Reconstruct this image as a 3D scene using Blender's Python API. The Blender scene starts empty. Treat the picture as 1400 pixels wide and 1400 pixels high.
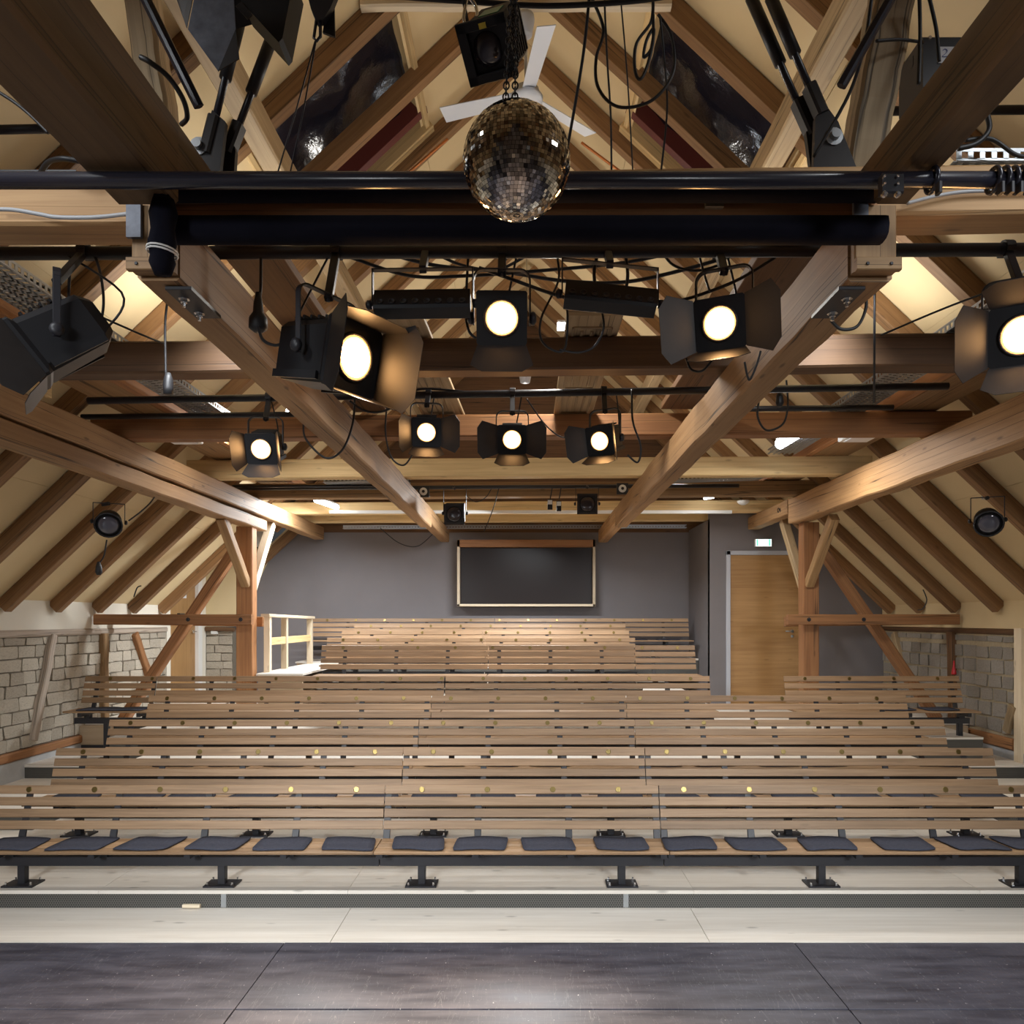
import bpy, math, random
from mathutils import Vector, Matrix
R = math.radians
rnd = random.Random(7)
sc = bpy.context.scene
COL = sc.collection

# ------------------------------------------------------------------ camera, light, exposure
FPX, CU, CV, CH = 1030.0, 720.0, 846.0, 2.30      # focal length / principal point in pixels, camera height
cam = bpy.data.cameras.new('camera'); camo = bpy.data.objects.new('camera', cam); COL.objects.link(camo)
camo.location = (0, 0, CH); camo.rotation_euler = (R(90), 0, 0)
cam.sensor_width = 36; cam.sensor_fit = 'HORIZONTAL'; cam.lens = 36 * FPX / 1400
cam.shift_x = (700 - CU) / 1400; cam.shift_y = (CV - 700) / 1400
cam.clip_start = 0.05; cam.clip_end = 100
sc.camera = camo
w = bpy.data.worlds.new('world'); sc.world = w; w.use_nodes = True
w.node_tree.nodes['Background'].inputs[0].default_value = (0.9, 0.95, 1, 1)
w.node_tree.nodes['Background'].inputs[1].default_value = 0.05
vs = sc.view_settings
vs.view_transform = 'Standard'; vs.look = 'None'; vs.gamma = 1; vs.use_curve_mapping = False
vs.exposure = 0.0
sc.cycles.max_bounces = 8; sc.cycles.diffuse_bounces = 5; sc.cycles.use_denoising = True
sc.cycles.sample_clamp_indirect = 6

def area(name, loc, target, size, energy, color, size_y=None, spread=180):
    l = bpy.data.lights.new(name, 'AREA'); l.energy = energy; l.color = color
    l.shape = 'RECTANGLE'; l.size = size; l.size_y = size_y or size; l.spread = R(spread)
    o = bpy.data.objects.new(name, l); COL.objects.link(o); o.location = loc
    o.rotation_euler = (Vector(target) - Vector(loc)).to_track_quat('-Z', 'Y').to_euler()
    return o
COOL = (0.93, 0.97, 1.0)
WARMW = (1, 0.955, 0.88)
# area lights: added front fill, side battens, seat battens with added fill, roof uplights
for (x, y, z, e) in [(-3.6, -2.8, 3.5, 64), (3.6, -2.8, 3.5, 55)]:  # fill added behind the camera to brighten the front rows and floor
    area('front_fill', (x, y, z), (x * 0.42, 7.6, -0.4), 1.2, e, COOL, 0.9, 62)
for (x, y, z, e) in [(-3.1, 1.9, 5.1, 40), (3.1, 1.9, 5.1, 36)]:
    area('side_batten', (x, y, z), (x * 0.6, 2.6, 0.0), 0.35, e, COOL, 1.4, 140)
for (x, y, z, e) in [(-2.2, 4.6, 4.3, 26), (2.2, 4.6, 4.3, 22)]:  # downlights added over the front rows, no fixture there
    area('seat_batten_and_fill', (x, y, z), (x * 0.8, y + 2.2, 0.0), 0.3, e, COOL, 1.2, 104)
for (x, y, z, e) in [(-3.08, 8.4, 4.45, 75), (-3.15, 12.1, 4.02, 150), (2.92, 8.4, 4.25, 70), (2.7, 11.4, 4.3, 30), (0.05, 12.0, 4.0, 200), (0.3, 6.6, 4.9, 60)]:  # outer four at tube lamps; centre two have no fixture, rear one added fill
    area('seat_batten_and_fill', (x, y, z), (x * 0.85 if y < 11 or x > 1 else x - 1.6 if x < -3 else x - 0.9, y - 0.3, 0), 0.16, e, WARMW if y < 11.8 else COOL, 1.2)
for (x, y, z, e) in [(-2.6, 6.6, 4.6, 27), (2.6, 6.6, 4.6, 23), (0, 11.0, 4.6, 42), (0, 4.6, 4.4, 18)]:  # area lights aimed up at the roof, no fixture modelled
    area('roof_uplight', (x, y, z), (x * 0.9, y, 9), 0.2, e, WARMW, 1.2)

# ------------------------------------------------------------------ helpers
def P(u, v, D):
    return Vector(((u - CU) * D / FPX, D, CH + (CV - v) * D / FPX))
def Q(x, D, rel):
    return Vector((x, D, CH + rel))

class NT:
    def __init__(s, name):
        s.m = bpy.data.materials.new(name); s.m.use_nodes = True
        s.t = s.m.node_tree; s.b = s.t.nodes['Principled BSDF']
    def n(s, typ, **kw):
        nd = s.t.nodes.new(typ)
        for k, v in kw.items():
            if k in nd.inputs: nd.inputs[k].default_value = v
            else: setattr(nd, k, v)
        return nd
    def l(s, a, b): s.t.links.new(a, b)
    def math(s, op, a, b=None, c=None, clamp=False):
        nd = s.n('ShaderNodeMath', operation=op); nd.use_clamp = clamp
        for i, x in enumerate((a, b, c)):
            if x is None: continue
            if isinstance(x, (int, float)): nd.inputs[i].default_value = x
            else: s.l(x, nd.inputs[i])
        return nd.outputs[0]
    def mix(s, f, a, b, mode='MIX'):
        nd = s.n('ShaderNodeMix', data_type='RGBA', blend_type=mode)
        for i, x in ((0, f), (6, a), (7, b)):
            if isinstance(x, (int, float)): nd.inputs[i].default_value = x
            elif isinstance(x, tuple): nd.inputs[i].default_value = (*x[:3], 1)
            else: s.l(x, nd.inputs[i])
        return nd.outputs[2]
    def ramp(s, f, stops):
        nd = s.n('ShaderNodeValToRGB'); e = nd.color_ramp.elements
        while len(e) < len(stops): e.new(0.5)
        for el, (p, c) in zip(e, stops):
            el.position = p; el.color = (c, c, c, 1) if isinstance(c, (int, float)) else (*c, 1)
        s.l(f, nd.inputs[0]); return nd.outputs[0]
    def noise(s, vec, scale, detail=4, rough=0.55, dist=0.0):
        nd = s.n('ShaderNodeTexNoise'); nd.inputs['Scale'].default_value = scale
        nd.inputs['Detail'].default_value = detail; nd.inputs['Roughness'].default_value = rough
        nd.inputs['Distortion'].default_value = dist
        s.l(vec, nd.inputs['Vector']); return nd.outputs['Fac']
    def bump(s, h, strength=0.3, dist=0.01):
        nd = s.n('ShaderNodeBump'); nd.inputs['Strength'].default_value = strength; nd.inputs['Distance'].default_value = dist
        s.l(h, nd.inputs['Height']); s.l(nd.outputs[0], s.b.inputs['Normal'])

def wood(name, c1, c2, crack=0.0, knot=0.5, rough=0.65, vary=0.22, gs=1.0, bump=0.25):
    t = NT(name)
    if 'timber' in name: c1 = (c1[0], c1[1], c1[2] * 0.82); c2 = (c2[0], c2[1], c2[2] * 0.82)
    uv = t.n('ShaderNodeUVMap').outputs[0]
    oi = t.n('ShaderNodeObjectInfo')
    sep = t.n('ShaderNodeSeparateXYZ'); t.l(uv, sep.inputs[0])
    off = t.math('MULTIPLY', oi.outputs['Random'], 37.0)
    def vec(su, sv):
        cb = t.n('ShaderNodeCombineXYZ')
        t.l(t.math('MULTIPLY_ADD', sep.outputs[0], su, off), cb.inputs[0])
        t.l(t.math('MULTIPLY', sep.outputs[1], sv), cb.inputs[1]); t.l(off, cb.inputs[2])
        return cb.outputs[0]
    grain = t.noise(vec(1.2 * gs, 30 * gs), 1.0, 5, 0.6, 0.4)
    broad = t.noise(vec(0.7, 4), 1.0, 3)
    f = t.math('ADD', t.math('MULTIPLY', grain, 0.62), t.math('MULTIPLY', broad, 0.42))
    col = t.mix(t.ramp(f, [(0.32, 0.0), (0.68, 1.0)]), c1, c2)
    vo = t.n('ShaderNodeTexVoronoi'); vo.inputs['Scale'].default_value = 1.0; t.l(vec(2.2, 7.5), vo.inputs['Vector'])
    kn = t.ramp(vo.outputs['Distance'], [(0.05, 1.0), (0.13, 0.0)])
    col = t.mix(t.math('MULTIPLY', kn, knot), col, tuple(x * 0.4 for x in c1))
    h = grain
    if crack:
        cn = t.noise(vec(0.13, 13), 1.0, 2, 0.4, 0.05)
        cr = t.ramp(t.math('ABSOLUTE', t.math('SUBTRACT', cn, 0.5)), [(0.0, 1.0), (0.011, 0.0)])
        col = t.mix(t.math('MULTIPLY', cr, crack), col, tuple(x * 0.12 for x in c1))
        h = t.math('SUBTRACT', grain, t.math('MULTIPLY', cr, 1.5))
    br = t.math('MULTIPLY_ADD', oi.outputs['Random'], vary * 2, 1 - vary)
    cm = t.n('ShaderNodeCombineXYZ'); [t.l(br, cm.inputs[i]) for i in range(3)]
    col = t.mix(1.0, col, cm.outputs[0], 'MULTIPLY')
    t.l(col, t.b.inputs['Base Color']); t.b.inputs['Roughness'].default_value = rough
    t.bump(h, bump, 0.006)
    return t.m

def plain(name, c, rough=0.6, metal=0.0, nscale=0, namt=0.2, bump=0.0, spec=None, gen='Object'):
    t = NT(name); t.b.inputs['Roughness'].default_value = rough; t.b.inputs['Metallic'].default_value = metal
    t.b.inputs['Base Color'].default_value = (*c, 1)
    if spec is not None: t.b.inputs['Specular IOR Level'].default_value = spec
    if nscale:
        tc = t.n('ShaderNodeTexCoord').outputs[gen]
        f = t.noise(tc, nscale, 5, 0.6)
        col = t.mix(f, tuple(x * (1 - namt) for x in c), tuple(min(1, x * (1 + namt)) for x in c))
        t.l(col, t.b.inputs['Base Color'])
        if bump: t.bump(f, bump, 0.01)
    return t.m

def emis(name, c, s, base=(0.8, 0.8, 0.8)):
    t = NT(name); t.b.inputs['Base Color'].default_value = (*base, 1)
    t.b.inputs['Emission Color'].default_value = (*c, 1); t.b.inputs['Emission Strength'].default_value = s
    return t.m

M = {}
M['old'] = wood('old_timber', (0.23, 0.125, 0.062), (0.40, 0.245, 0.135), 0.9, 0.5)
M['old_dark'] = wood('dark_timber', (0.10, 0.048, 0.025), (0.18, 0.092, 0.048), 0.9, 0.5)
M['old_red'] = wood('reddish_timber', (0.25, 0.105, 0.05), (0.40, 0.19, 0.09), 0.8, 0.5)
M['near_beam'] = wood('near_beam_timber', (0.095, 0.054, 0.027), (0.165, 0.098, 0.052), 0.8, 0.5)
M['orange'] = wood('orange_pine', (0.36, 0.20, 0.085), (0.52, 0.32, 0.15), 0.3, 0.5)
M['purlin'] = wood('purlin_timber', (0.27, 0.145, 0.075), (0.42, 0.25, 0.14), 1.0, 0.7)
M['rafter'] = wood('rafter_timber', (0.18, 0.09, 0.045), (0.32, 0.18, 0.095), 0.7, 0.5)
M['grey_timber'] = wood('weathered_timber', (0.30, 0.21, 0.14), (0.48, 0.36, 0.26), 0.9, 0.5)
M['pale'] = wood('pale_timber', (0.52, 0.355, 0.20), (0.72, 0.535, 0.33), 0.5, 0.5)
M['white_wood'] = wood('new_spruce', (0.62, 0.50, 0.35), (0.78, 0.67, 0.50), 0.0, 0.5)
M['oak'] = wood('oak_slat', (0.205, 0.120, 0.060), (0.375, 0.238, 0.132), 0.0, 0.25, 0.5, 0.16, 1.3, 0.12)
M['ply'] = wood('pale_floorboard', (0.64, 0.585, 0.51), (0.80, 0.755, 0.685), 0.0, 0.55, 0.55, 0.05, 0.8, 0.05)
M['plybox'] = wood('plywood', (0.40, 0.29, 0.18), (0.52, 0.40, 0.27), 0.0, 0.2)
M['door'] = wood('oak_veneer', (0.31, 0.16, 0.055), (0.46, 0.265, 0.105), 0.0, 0.3, 0.45, 0.05, 0.8, 0.05)
M['wall_brace'] = wood('grey_brace', (0.36, 0.29, 0.23), (0.54, 0.46, 0.38), 0.6, 0.4)
M['cream'] = plain('cream_panel', (0.70, 0.56, 0.33), 0.75, 0, 1.3, 0.10)
M['white'] = plain('white_plaster', (0.78, 0.74, 0.64), 0.85, 0, 3, 0.06, 0.05)
M['grey'] = plain('grey_plaster', (0.195, 0.180, 0.187), 0.8, 0, 2, 0.08, 0.05)
M['mortar'] = plain('mortar', (0.20, 0.17, 0.13), 0.95, 0, 25, 0.35, 0.6)
M['mortar_r'] = plain('tan_mortar', (0.40, 0.33, 0.22), 0.95, 0, 25, 0.3, 0.6)
def block_mat(name, ca, cb):
    t = NT(name); tc = t.n('ShaderNodeTexCoord').outputs['Object']; oi = t.n('ShaderNodeObjectInfo')
    mp = t.n('ShaderNodeVectorMath', operation='ADD'); t.l(tc, mp.inputs[0])
    cb_ = t.n('ShaderNodeCombineXYZ'); t.l(t.math('MULTIPLY', oi.outputs['Random'], 50.0), cb_.inputs[0]); t.l(cb_.outputs[0], mp.inputs[1])
    n1 = t.noise(mp.outputs[0], 9, 6, 0.75); n2 = t.noise(mp.outputs[0], 2, 2)
    f = t.math('ADD', t.math('MULTIPLY', n1, 0.8), t.math('MULTIPLY', oi.outputs['Random'], 0.35))
    col = t.mix(t.ramp(f, [(0.3, 0.0), (0.8, 1.0)]), ca, cb)
    pit = t.ramp(n1, [(0.30, 1.0), (0.40, 0.0)])
    col = t.mix(t.math('MULTIPLY', pit, 0.6), col, tuple(x * 0.35 for x in ca))
    t.l(col, t.b.inputs['Base Color']); t.b.inputs['Roughness'].default_value = 0.95; t.bump(n1, 0.8, 0.02)
    return t.m
M['block_l'] = block_mat('pumice_block', (0.36, 0.315, 0.25), (0.60, 0.54, 0.44))
M['block_r'] = block_mat('grey_block', (0.24, 0.215, 0.185), (0.36, 0.33, 0.29))
M['concrete'] = plain('concrete', (0.42, 0.42, 0.42), 0.9, 0, 5, 0.25, 0.2)
M['black'] = plain('black_powder_coat', (0.018, 0.018, 0.023), 0.45)
M['black_gloss'] = plain('black_gloss_steel', (0.02, 0.02, 0.03), 0.25, 0, spec=0.6)
M['lamp_black'] = plain('lamp_black', (0.008, 0.008, 0.010), 0.5, 0.0, 6, 0.3, spec=0.35)
M['scuffed'] = plain('scuffed_steel', (0.13, 0.14, 0.17), 0.5, 0.3, 22, 0.6)
M['barn'] = plain('barn_door_steel', (0.026, 0.023, 0.023), 0.45, 0.2, 9, 0.4, spec=0.4)
M['cloth'] = plain('black_cloth', (0.008, 0.008, 0.014), 0.95, 0, 8, 0.3, 0.3, 0.1)
M['rubber'] = plain('black_rubber', (0.015, 0.015, 0.017), 0.5)
M['greycable'] = plain('grey_sheathing', (0.45, 0.46, 0.48), 0.5)
M['steel'] = plain('galvanised_steel', (0.42, 0.44, 0.46), 0.4, 0.85, 12, 0.15)
M['bright_steel'] = plain('bright_steel', (0.7, 0.71, 0.73), 0.25, 1.0)
M['chrome'] = plain('chrome', (0.75, 0.76, 0.78), 0.15, 1.0)
M['brass'] = plain('brass', (0.20, 0.145, 0.055), 0.33, 1.0)
M['felt'] = plain('charcoal_felt', (0.055, 0.058, 0.078), 0.95, 0, 60, 0.5, 0.4, 0.1)
M['fan_white'] = plain('white_enamel', (0.62, 0.66, 0.74), 0.35)
M['white_plastic'] = plain('white_plastic', (0.8, 0.8, 0.78), 0.4)
M['red'] = plain('red_plastic', (0.55, 0.02, 0.03), 0.3)
M['darkred'] = plain('dark_red_paint', (0.12, 0.025, 0.02), 0.5)
M['copper'] = plain('copper_pipe', (0.65, 0.24, 0.08), 0.35, 0.6)
M['foil'] = plain('blackout_foil', (0.012, 0.012, 0.02), 0.12, 0, 5, 0.4, 0.8)
M['alu'] = plain('grey_aluminium', (0.52, 0.54, 0.60), 0.45, 0.3)
M['green'] = plain('green_gel', (0.02, 0.22, 0.10), 0.3)
M['yellow'] = plain('yellow_label', (0.65, 0.5, 0.05), 0.5)
M['greentag'] = plain('lime_tag', (0.35, 0.75, 0.03), 0.5)
M['paper'] = plain('paper_label', (0.75, 0.75, 0.78), 0.8)
M['ink'] = plain('blue_ink', (0.05, 0.07, 0.30), 0.7)
M['stage'] = None
t = NT('black_stage_board')
tc = t.n('ShaderNodeTexCoord').outputs['Object']
def scaled(t, v, s):
    nd = t.n('ShaderNodeVectorMath', operation='MULTIPLY'); t.l(v, nd.inputs[0]); nd.inputs[1].default_value = s; return nd.outputs[0]
st1 = t.noise(scaled(t, tc, (1.2, 7, 1)), 1.3, 6, 0.65)
st2 = t.noise(tc, 42, 2, 0.5); st3 = t.noise(scaled(t, tc, (9, 1.1, 1)), 2.0, 3, 0.5, 1.5)
col = t.mix(t.ramp(st1, [(0.35, 0.0), (0.75, 1.0)]), (0.028, 0.028, 0.043), (0.105, 0.103, 0.135))
scr = t.ramp(t.math('ABSOLUTE', t.math('SUBTRACT', st3, 0.5)), [(0.0, 1.0), (0.006, 0.0)])
col = t.mix(t.math('MULTIPLY', scr, 0.35), col, (0.3, 0.3, 0.32))
spk = t.ramp(st2, [(0.73, 0.0), (0.75, 1.0)])
col = t.mix(t.math('MULTIPLY', spk, 0.8), col, (0.55, 0.55, 0.56))
t.l(col, t.b.inputs['Base Color'])
t.l(t.ramp(st1, [(0.3, 0.34), (0.8, 0.5)]), t.b.inputs['Roughness']); t.bump(st1, 0.06, 0.01); M['stage'] = t.m
# perforated riser metal: staggered holes as fine print on the sheet
t = NT('perforated_sheet'); uv = t.n('ShaderNodeUVMap').outputs[0]
sp = t.n('ShaderNodeSeparateXYZ'); t.l(uv, sp.inputs[0])
row = t.math('FLOOR', t.math('MULTIPLY', sp.outputs[1], 62.0))
fx = t.math('FRACT', t.math('ADD', t.math('MULTIPLY', sp.outputs[0], 54.0), t.math('MULTIPLY', row, 0.5)))
fy = t.math('FRACT', t.math('MULTIPLY', sp.outputs[1], 62.0))
dd = t.math('ADD', t.math('POWER', t.math('SUBTRACT', fx, 0.5), 2.0), t.math('POWER', t.math('SUBTRACT', fy, 0.5), 2.0))
hole = t.math('LESS_THAN', dd, 0.10)
t.l(t.mix(hole, (0.11, 0.105, 0.095), (0.008, 0.008, 0.008)), t.b.inputs['Base Color']); t.b.inputs['Roughness'].default_value = 0.5
M['perf'] = t.m
M['mirror'] = None
t = NT('mirror_tile'); t.b.inputs['Metallic'].default_value = 1; t.b.inputs['Roughness'].default_value = 0.06
g_ = t.n('ShaderNodeNewGeometry'); t.l(t.ramp(g_.outputs['Random Per Island'], [(0.0, (0.22, 0.20, 0.18)), (0.5, (0.60, 0.56, 0.50)), (1.0, (0.92, 0.88, 0.80))]), t.b.inputs['Base Color']); M['mirror'] = t.m
M['lens'] = emis('lamp_lens_lit', (1.0, 0.52, 0.19), 42)
M['lens_edge'] = emis('lamp_lens_rim', (1.0, 0.42, 0.10), 3.2)
M['lens_dim'] = plain('lamp_lens_dark', (0.03, 0.025, 0.03), 0.08, spec=0.8)
M['tube'] = emis('fluorescent_tube', (0.90, 0.95, 1.0), 22)
M['exit_white'] = emis('exit_white', (0.75, 1.0, 0.9), 2.2)
M['exit_green'] = emis('exit_green', (0.03, 0.75, 0.42), 1.2)
M['led'] = emis('red_led', (1, 0.1, 0.02), 4)
M['lens_glass'] = plain('clear_lens_glass', (0.10, 0.10, 0.13), 0.05, spec=0.9)
t = NT('dark_glass'); t.b.inputs['Base Color'].default_value = (0.022, 0.016, 0.015, 1); t.b.inputs['Roughness'].default_value = 0.3; t.b.inputs['Specular IOR Level'].default_value = 0.15; M['glass'] = t.m

class MB:
    """collects geometry (with a UV per corner: u along the grain, v across) and links it as ONE mesh object"""
    def __init__(s): s.v = []; s.f = []; s.uv = []; s.M = None
    def add(s, vs, fs, uvs=None):
        b = len(s.v)
        s.v += [(s.M @ Vector(p) if s.M else Vector(p)) for p in vs]
        for i, f in enumerate(fs):
            s.f.append([b + k for k in f]); s.uv.append(uvs[i] if uvs else [(vs[k][0], vs[k][1] + vs[k][2]) for k in f])
        return s
    def beam(s, p0, p1, w, h, up=(0, 0, 1), ch=0.006, seg=1, jit=0.0, ends=True):
        p0, p1 = Vector(p0), Vector(p1); d = (p1 - p0); L = d.length; d.normalize()
        up = Vector(up); x = d.cross(up)
        if x.length < 1e-4: x = d.cross(Vector((0, 1, 0)))
        x.normalize(); z = x.cross(d).normalized()
        a, b = w / 2, h / 2; c = min(ch, a * 0.45, b * 0.45)
        if c > 0: prof = [(-a + c, -b), (a - c, -b), (a, -b + c), (a, b - c), (a - c, b), (-a + c, b), (-a, b - c), (-a, -b + c)]
        else: prof = [(-a, -b), (a, -b), (a, b), (-a, b)]
        n = len(prof); per = [0.0]
        for i in range(n): q, r_ = prof[i], prof[(i + 1) % n]; per.append(per[-1] + math.hypot(q[0] - r_[0], q[1] - r_[1]))
        vs = []
        for k in range(seg + 1):
            o = p0 + d * (L * k / seg)
            jx, jz = (rnd.uniform(-jit, jit), rnd.uniform(-jit, jit)) if jit else (0, 0)
            sx = 1 + (rnd.uniform(-jit, jit) * 3 if jit else 0)
            for (i, j) in prof: vs.append(o + x * (i * sx + jx) + z * (j * sx + jz))
        fs, uvs = [], []
        for k in range(seg):
            u0, u1 = L * k / seg, L * (k + 1) / seg
            for i in range(n):
                j = (i + 1) % n
                fs.append([k * n + i, k * n + j, (k + 1) * n + j, (k + 1) * n + i][::-1])
                uvs.append([(u0, per[i]), (u0, per[i + 1]), (u1, per[i + 1]), (u1, per[i])][::-1])
        if ends:
            fs.append(list(range(n))); uvs.append([(q[0] * 0.3, q[1]) for q in prof])
            e = seg * n; fs.append([e + i for i in range(n)][::-1]); uvs.append([(q[0] * 0.3, q[1]) for q in prof][::-1])
        return s.add(vs, fs, uvs)
    def box(s, lo, hi, ch=0.0, axis=0):
        lo, hi = Vector(lo), Vector(hi); c = (lo + hi) / 2
        a = Vector(c); b = Vector(c); a[axis] = lo[axis]; b[axis] = hi[axis]; e = hi - lo
        if axis == 0: return s.beam(a, b, e.y, e.z, (0, 0, 1), ch)
        if axis == 1: return s.beam(a, b, e.x, e.z, (0, 0, 1), ch)
        return s.beam(a, b, e.x, e.y, (0, 1, 0), ch)
    def tube(s, pts, r, n=6, cap=True, r1=None):
        pts = [Vector(p) for p in pts]; vs = []; fs = []; m = len(pts); px = None
        for k, p in enumerate(pts):
            d = (pts[min(k + 1, m - 1)] - pts[max(k - 1, 0)]).normalized()
            if px is None:
                px = d.orthogonal().normalized()
            else:
                px = (px - d * px.dot(d)); px = px.normalized() if px.length > 1e-5 else d.orthogonal().normalized()
            py = d.cross(px); rr = r if r1 is None else r + (r1 - r) * k / (m - 1)
            for i in range(n):
                a = 2 * math.pi * i / n; vs.append(p + px * (rr * math.cos(a)) + py * (rr * math.sin(a)))
        for k in range(m - 1):
            for i in range(n):
                j = (i + 1) % n; fs.append([k * n + i, k * n + j, (k + 1) * n + j, (k + 1) * n + i])
        if cap: fs.append(list(range(n))[::-1]); fs.append([(m - 1) * n + i for i in range(n)])
        return s.add(vs, fs)
    def lathe(s, c, axis, prof, n=16):
        """prof: (distance along axis, radius) pairs"""
        axis = Vector(axis).normalized(); px = axis.orthogonal().normalized(); py = axis.cross(px); c = Vector(c)
        vs, fs = [], []
        for (h, r) in prof:
            for i in range(n):
                a = 2 * math.pi * i / n; vs.append(c + axis * h + px * (r * math.cos(a)) + py * (r * math.sin(a)))
        for k in range(len(prof) - 1):
            for i in range(n):
                j = (i + 1) % n; fs.append([k * n + i, k * n + j, (k + 1) * n + j, (k + 1) * n + i])
        fs.append(list(range(n))[::-1]); fs.append([(len(prof) - 1) * n + i for i in range(n)])
        return s.add(vs, fs)
    def prism(s, pts, ext):
        """closed polygon pts extruded by the vector ext"""
        n = len(pts); ext = Vector(ext); pts = [Vector(p) for p in pts]
        fs = [list(range(n)), [n + i for i in range(n)][::-1]]
        fs += [[i, n + i, n + (i + 1) % n, (i + 1) % n] for i in range(n)]
        return s.add(pts + [p + ext for p in pts], fs)
    def mesh(s, name, smooth=False, origin=None):
        o = Vector(origin) if origin is not None else Vector((0, 0, 0))
        me = bpy.data.meshes.new(name); me.from_pydata([tuple(p - o) for p in s.v], [], s.f)
        ul = me.uv_layers.new(name='UVMap'); k = 0; flat = []
        for u in s.uv:
            for q in u: flat += [q[0], q[1]]
        ul.data.foreach_set('uv', flat)
        if smooth: me.polygons.foreach_set('use_smooth', [True] * len(me.polygons))
        return me
    def build(s, name, mat, parent=None, smooth=False, kind=None):
        """parent: an Empty (unrotated) or mesh; geometry is given in world space"""
        org = parent['_o'] if parent is not None else None
        me = s.mesh(name, smooth, org); me.materials.append(M[mat] if isinstance(mat, str) else mat)
        o = bpy.data.objects.new(name, me); COL.objects.link(o)
        if parent is not None: o.parent = parent; o['_o'] = [0, 0, 0] if org is None else list(org)
        else: o['_o'] = [0, 0, 0]
        if kind: o['kind'] = kind
        return o
def tag(o, label, cat, group=None, kind=None):
    o['label'] = label; o['category'] = cat
    if group: o['group'] = group
    if kind: o['kind'] = kind
    return o
def thing(name, loc, label, cat, group=None, kind=None):
    o = bpy.data.objects.new(name, None); COL.objects.link(o); o.location = loc; o.empty_display_size = 0.1
    o['_o'] = list(Vector(loc)); return tag(o, label, cat, group, kind)
def single(mb, name, mat, label, cat, group=None, smooth=False, kind=None):
    """a thing that is one mesh, with its origin at its own base"""
    lo = Vector((min(p.x for p in mb.v), min(p.y for p in mb.v), min(p.z for p in mb.v)))
    hi = Vector((max(p.x for p in mb.v), max(p.y for p in mb.v), max(p.z for p in mb.v)))
    o = Vector(((lo.x + hi.x) / 2, (lo.y + hi.y) / 2, lo.z))
    me = mb.mesh(name, smooth, o); me.materials.append(M[mat])
    ob = bpy.data.objects.new(name, me); COL.objects.link(ob); ob.location = o; ob['_o'] = list(o)
    return tag(ob, label, cat, group, kind)
def struct(mb, name, mat, smooth=False):
    o = mb.build(name, mat); o['kind'] = 'structure'; return o
def spline(pts, n=8):
    pts = [Vector(p) for p in pts]; out = []
    for i in range(len(pts) - 1):
        p0 = pts[max(i - 1, 0)]; p1 = pts[i]; p2 = pts[i + 1]; p3 = pts[min(i + 2, len(pts) - 1)]
        for k in range(n):
            t_ = k / n
            out.append(0.5 * ((2 * p1) + (p2 - p0) * t_ + (2 * p0 - 5 * p1 + 4 * p2 - p3) * t_ ** 2 + (3 * p1 - p0 - 3 * p2 + p3) * t_ ** 3))
    return out + [pts[-1]]
def bezier_wire(name, label, pts, r=0.008, mat='rubber', cat='cable', n=8):
    return single(MB().tube(spline(pts, n), r, 6), name, mat, label, cat, smooth=True)

# ------------------------------------------------------------------ setting
XW, DB, DD, XC = 6.3, 15.0, 13.3, 3.23           # side walls, back wall, door wall, its corner
SL = 0.943                                       # roof slope
def rel_raf(x): return 0.085 + (6.2 - abs(x)) * SL      # underside of the rafters
def rel_ceil(x): return rel_raf(x) + 0.225               # underside of the panels
Y0 = -3.6
# stage and floor
fl = thing('floor', (0, 1, 0), 'black stage boards in the foreground and pale boards before the first tier', 'floor', kind='structure')
xs = [-6.3, -1.72, 1.90, 6.3]; ys = [-3.6, -0.9, 1.72, 4.44, 5.36]
for i in range(3):
    for j in range(4):
        y1 = ys[j + 1] - 0.006 + (0 if j < 3 else 0.0)
        MB().box((xs[i] + 0.004, ys[j] + 0.004, -0.05), (xs[i + 1] - 0.004, y1, 0.0 + rnd.uniform(-0.002, 0.002)), 0.003).build('stage_board', 'stage', fl)
for a, b in ((-6.3, -1.40), (-1.395, 1.30), (1.305, 6.3)):
    MB().box((a, 5.36, -0.05), (b, 6.02, 0.0), 0.002).build('floor_board', 'ply', fl)
MB().box((-6.3, -3.6, -0.3), (6.3, 6.0, -0.052)).build('subfloor', 'black', fl)

# seating rows: depth of the top slat, height of the numbers
ROW_D = [6.34, 7.11, 7.96, 8.77, 10.0, 11.1, 12.0, 13.0, 13.85, 14.45]
ROW_V = [1079.5, 1028, 988.5, 955, 928, 885.7, 875, 865, 856, 848]
ROW_Z = [CH + (CV - v) * d / FPX for d, v in zip(ROW_D, ROW_V)]
PZ = [z - 0.72 for z in ROW_Z]
FRONT = [d - 0.345 for d in ROW_D]; FRONT[9] = 14.12
def tier(name, x0, x1, d0, d1, z, zb, splits=(), label='', nose=0.03):
    tt = thing(name, ((x0 + x1) / 2, d0, zb), label, 'platform', kind='structure')
    e = [x0] + [q for q in splits if x0 < q < x1] + [x1]
    for a, b in zip(e[:-1], e[1:]):
        MB().box((a + 0.0015, d0 - 0.012, z - nose), (b - 0.0015, d1, z), 0.003).build('tread_board', 'ply', tt)
    m = MB(); e2 = [x0] + [q for q in (-2.41, 0.79, 3.99) if x0 < q < x1] + [x1]
    for a, b in zip(e2[:-1], e2[1:]):
        MB().box((a + 0.002, d0, zb), (b - 0.002, d0 + 0.02, z - nose), 0.002).build('riser_panel', 'perf', tt)
        if b < x1: MB().box((b - 0.02, d0 - 0.004, zb + 0.005), (b + 0.02, d0, z - nose - 0.002)).build('joint_strip', 'steel', tt)
    return tt
SPL = (-3.4, -1.42, 1.33, 3.6)
names = ['first', 'second', 'third', 'fourth']
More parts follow.
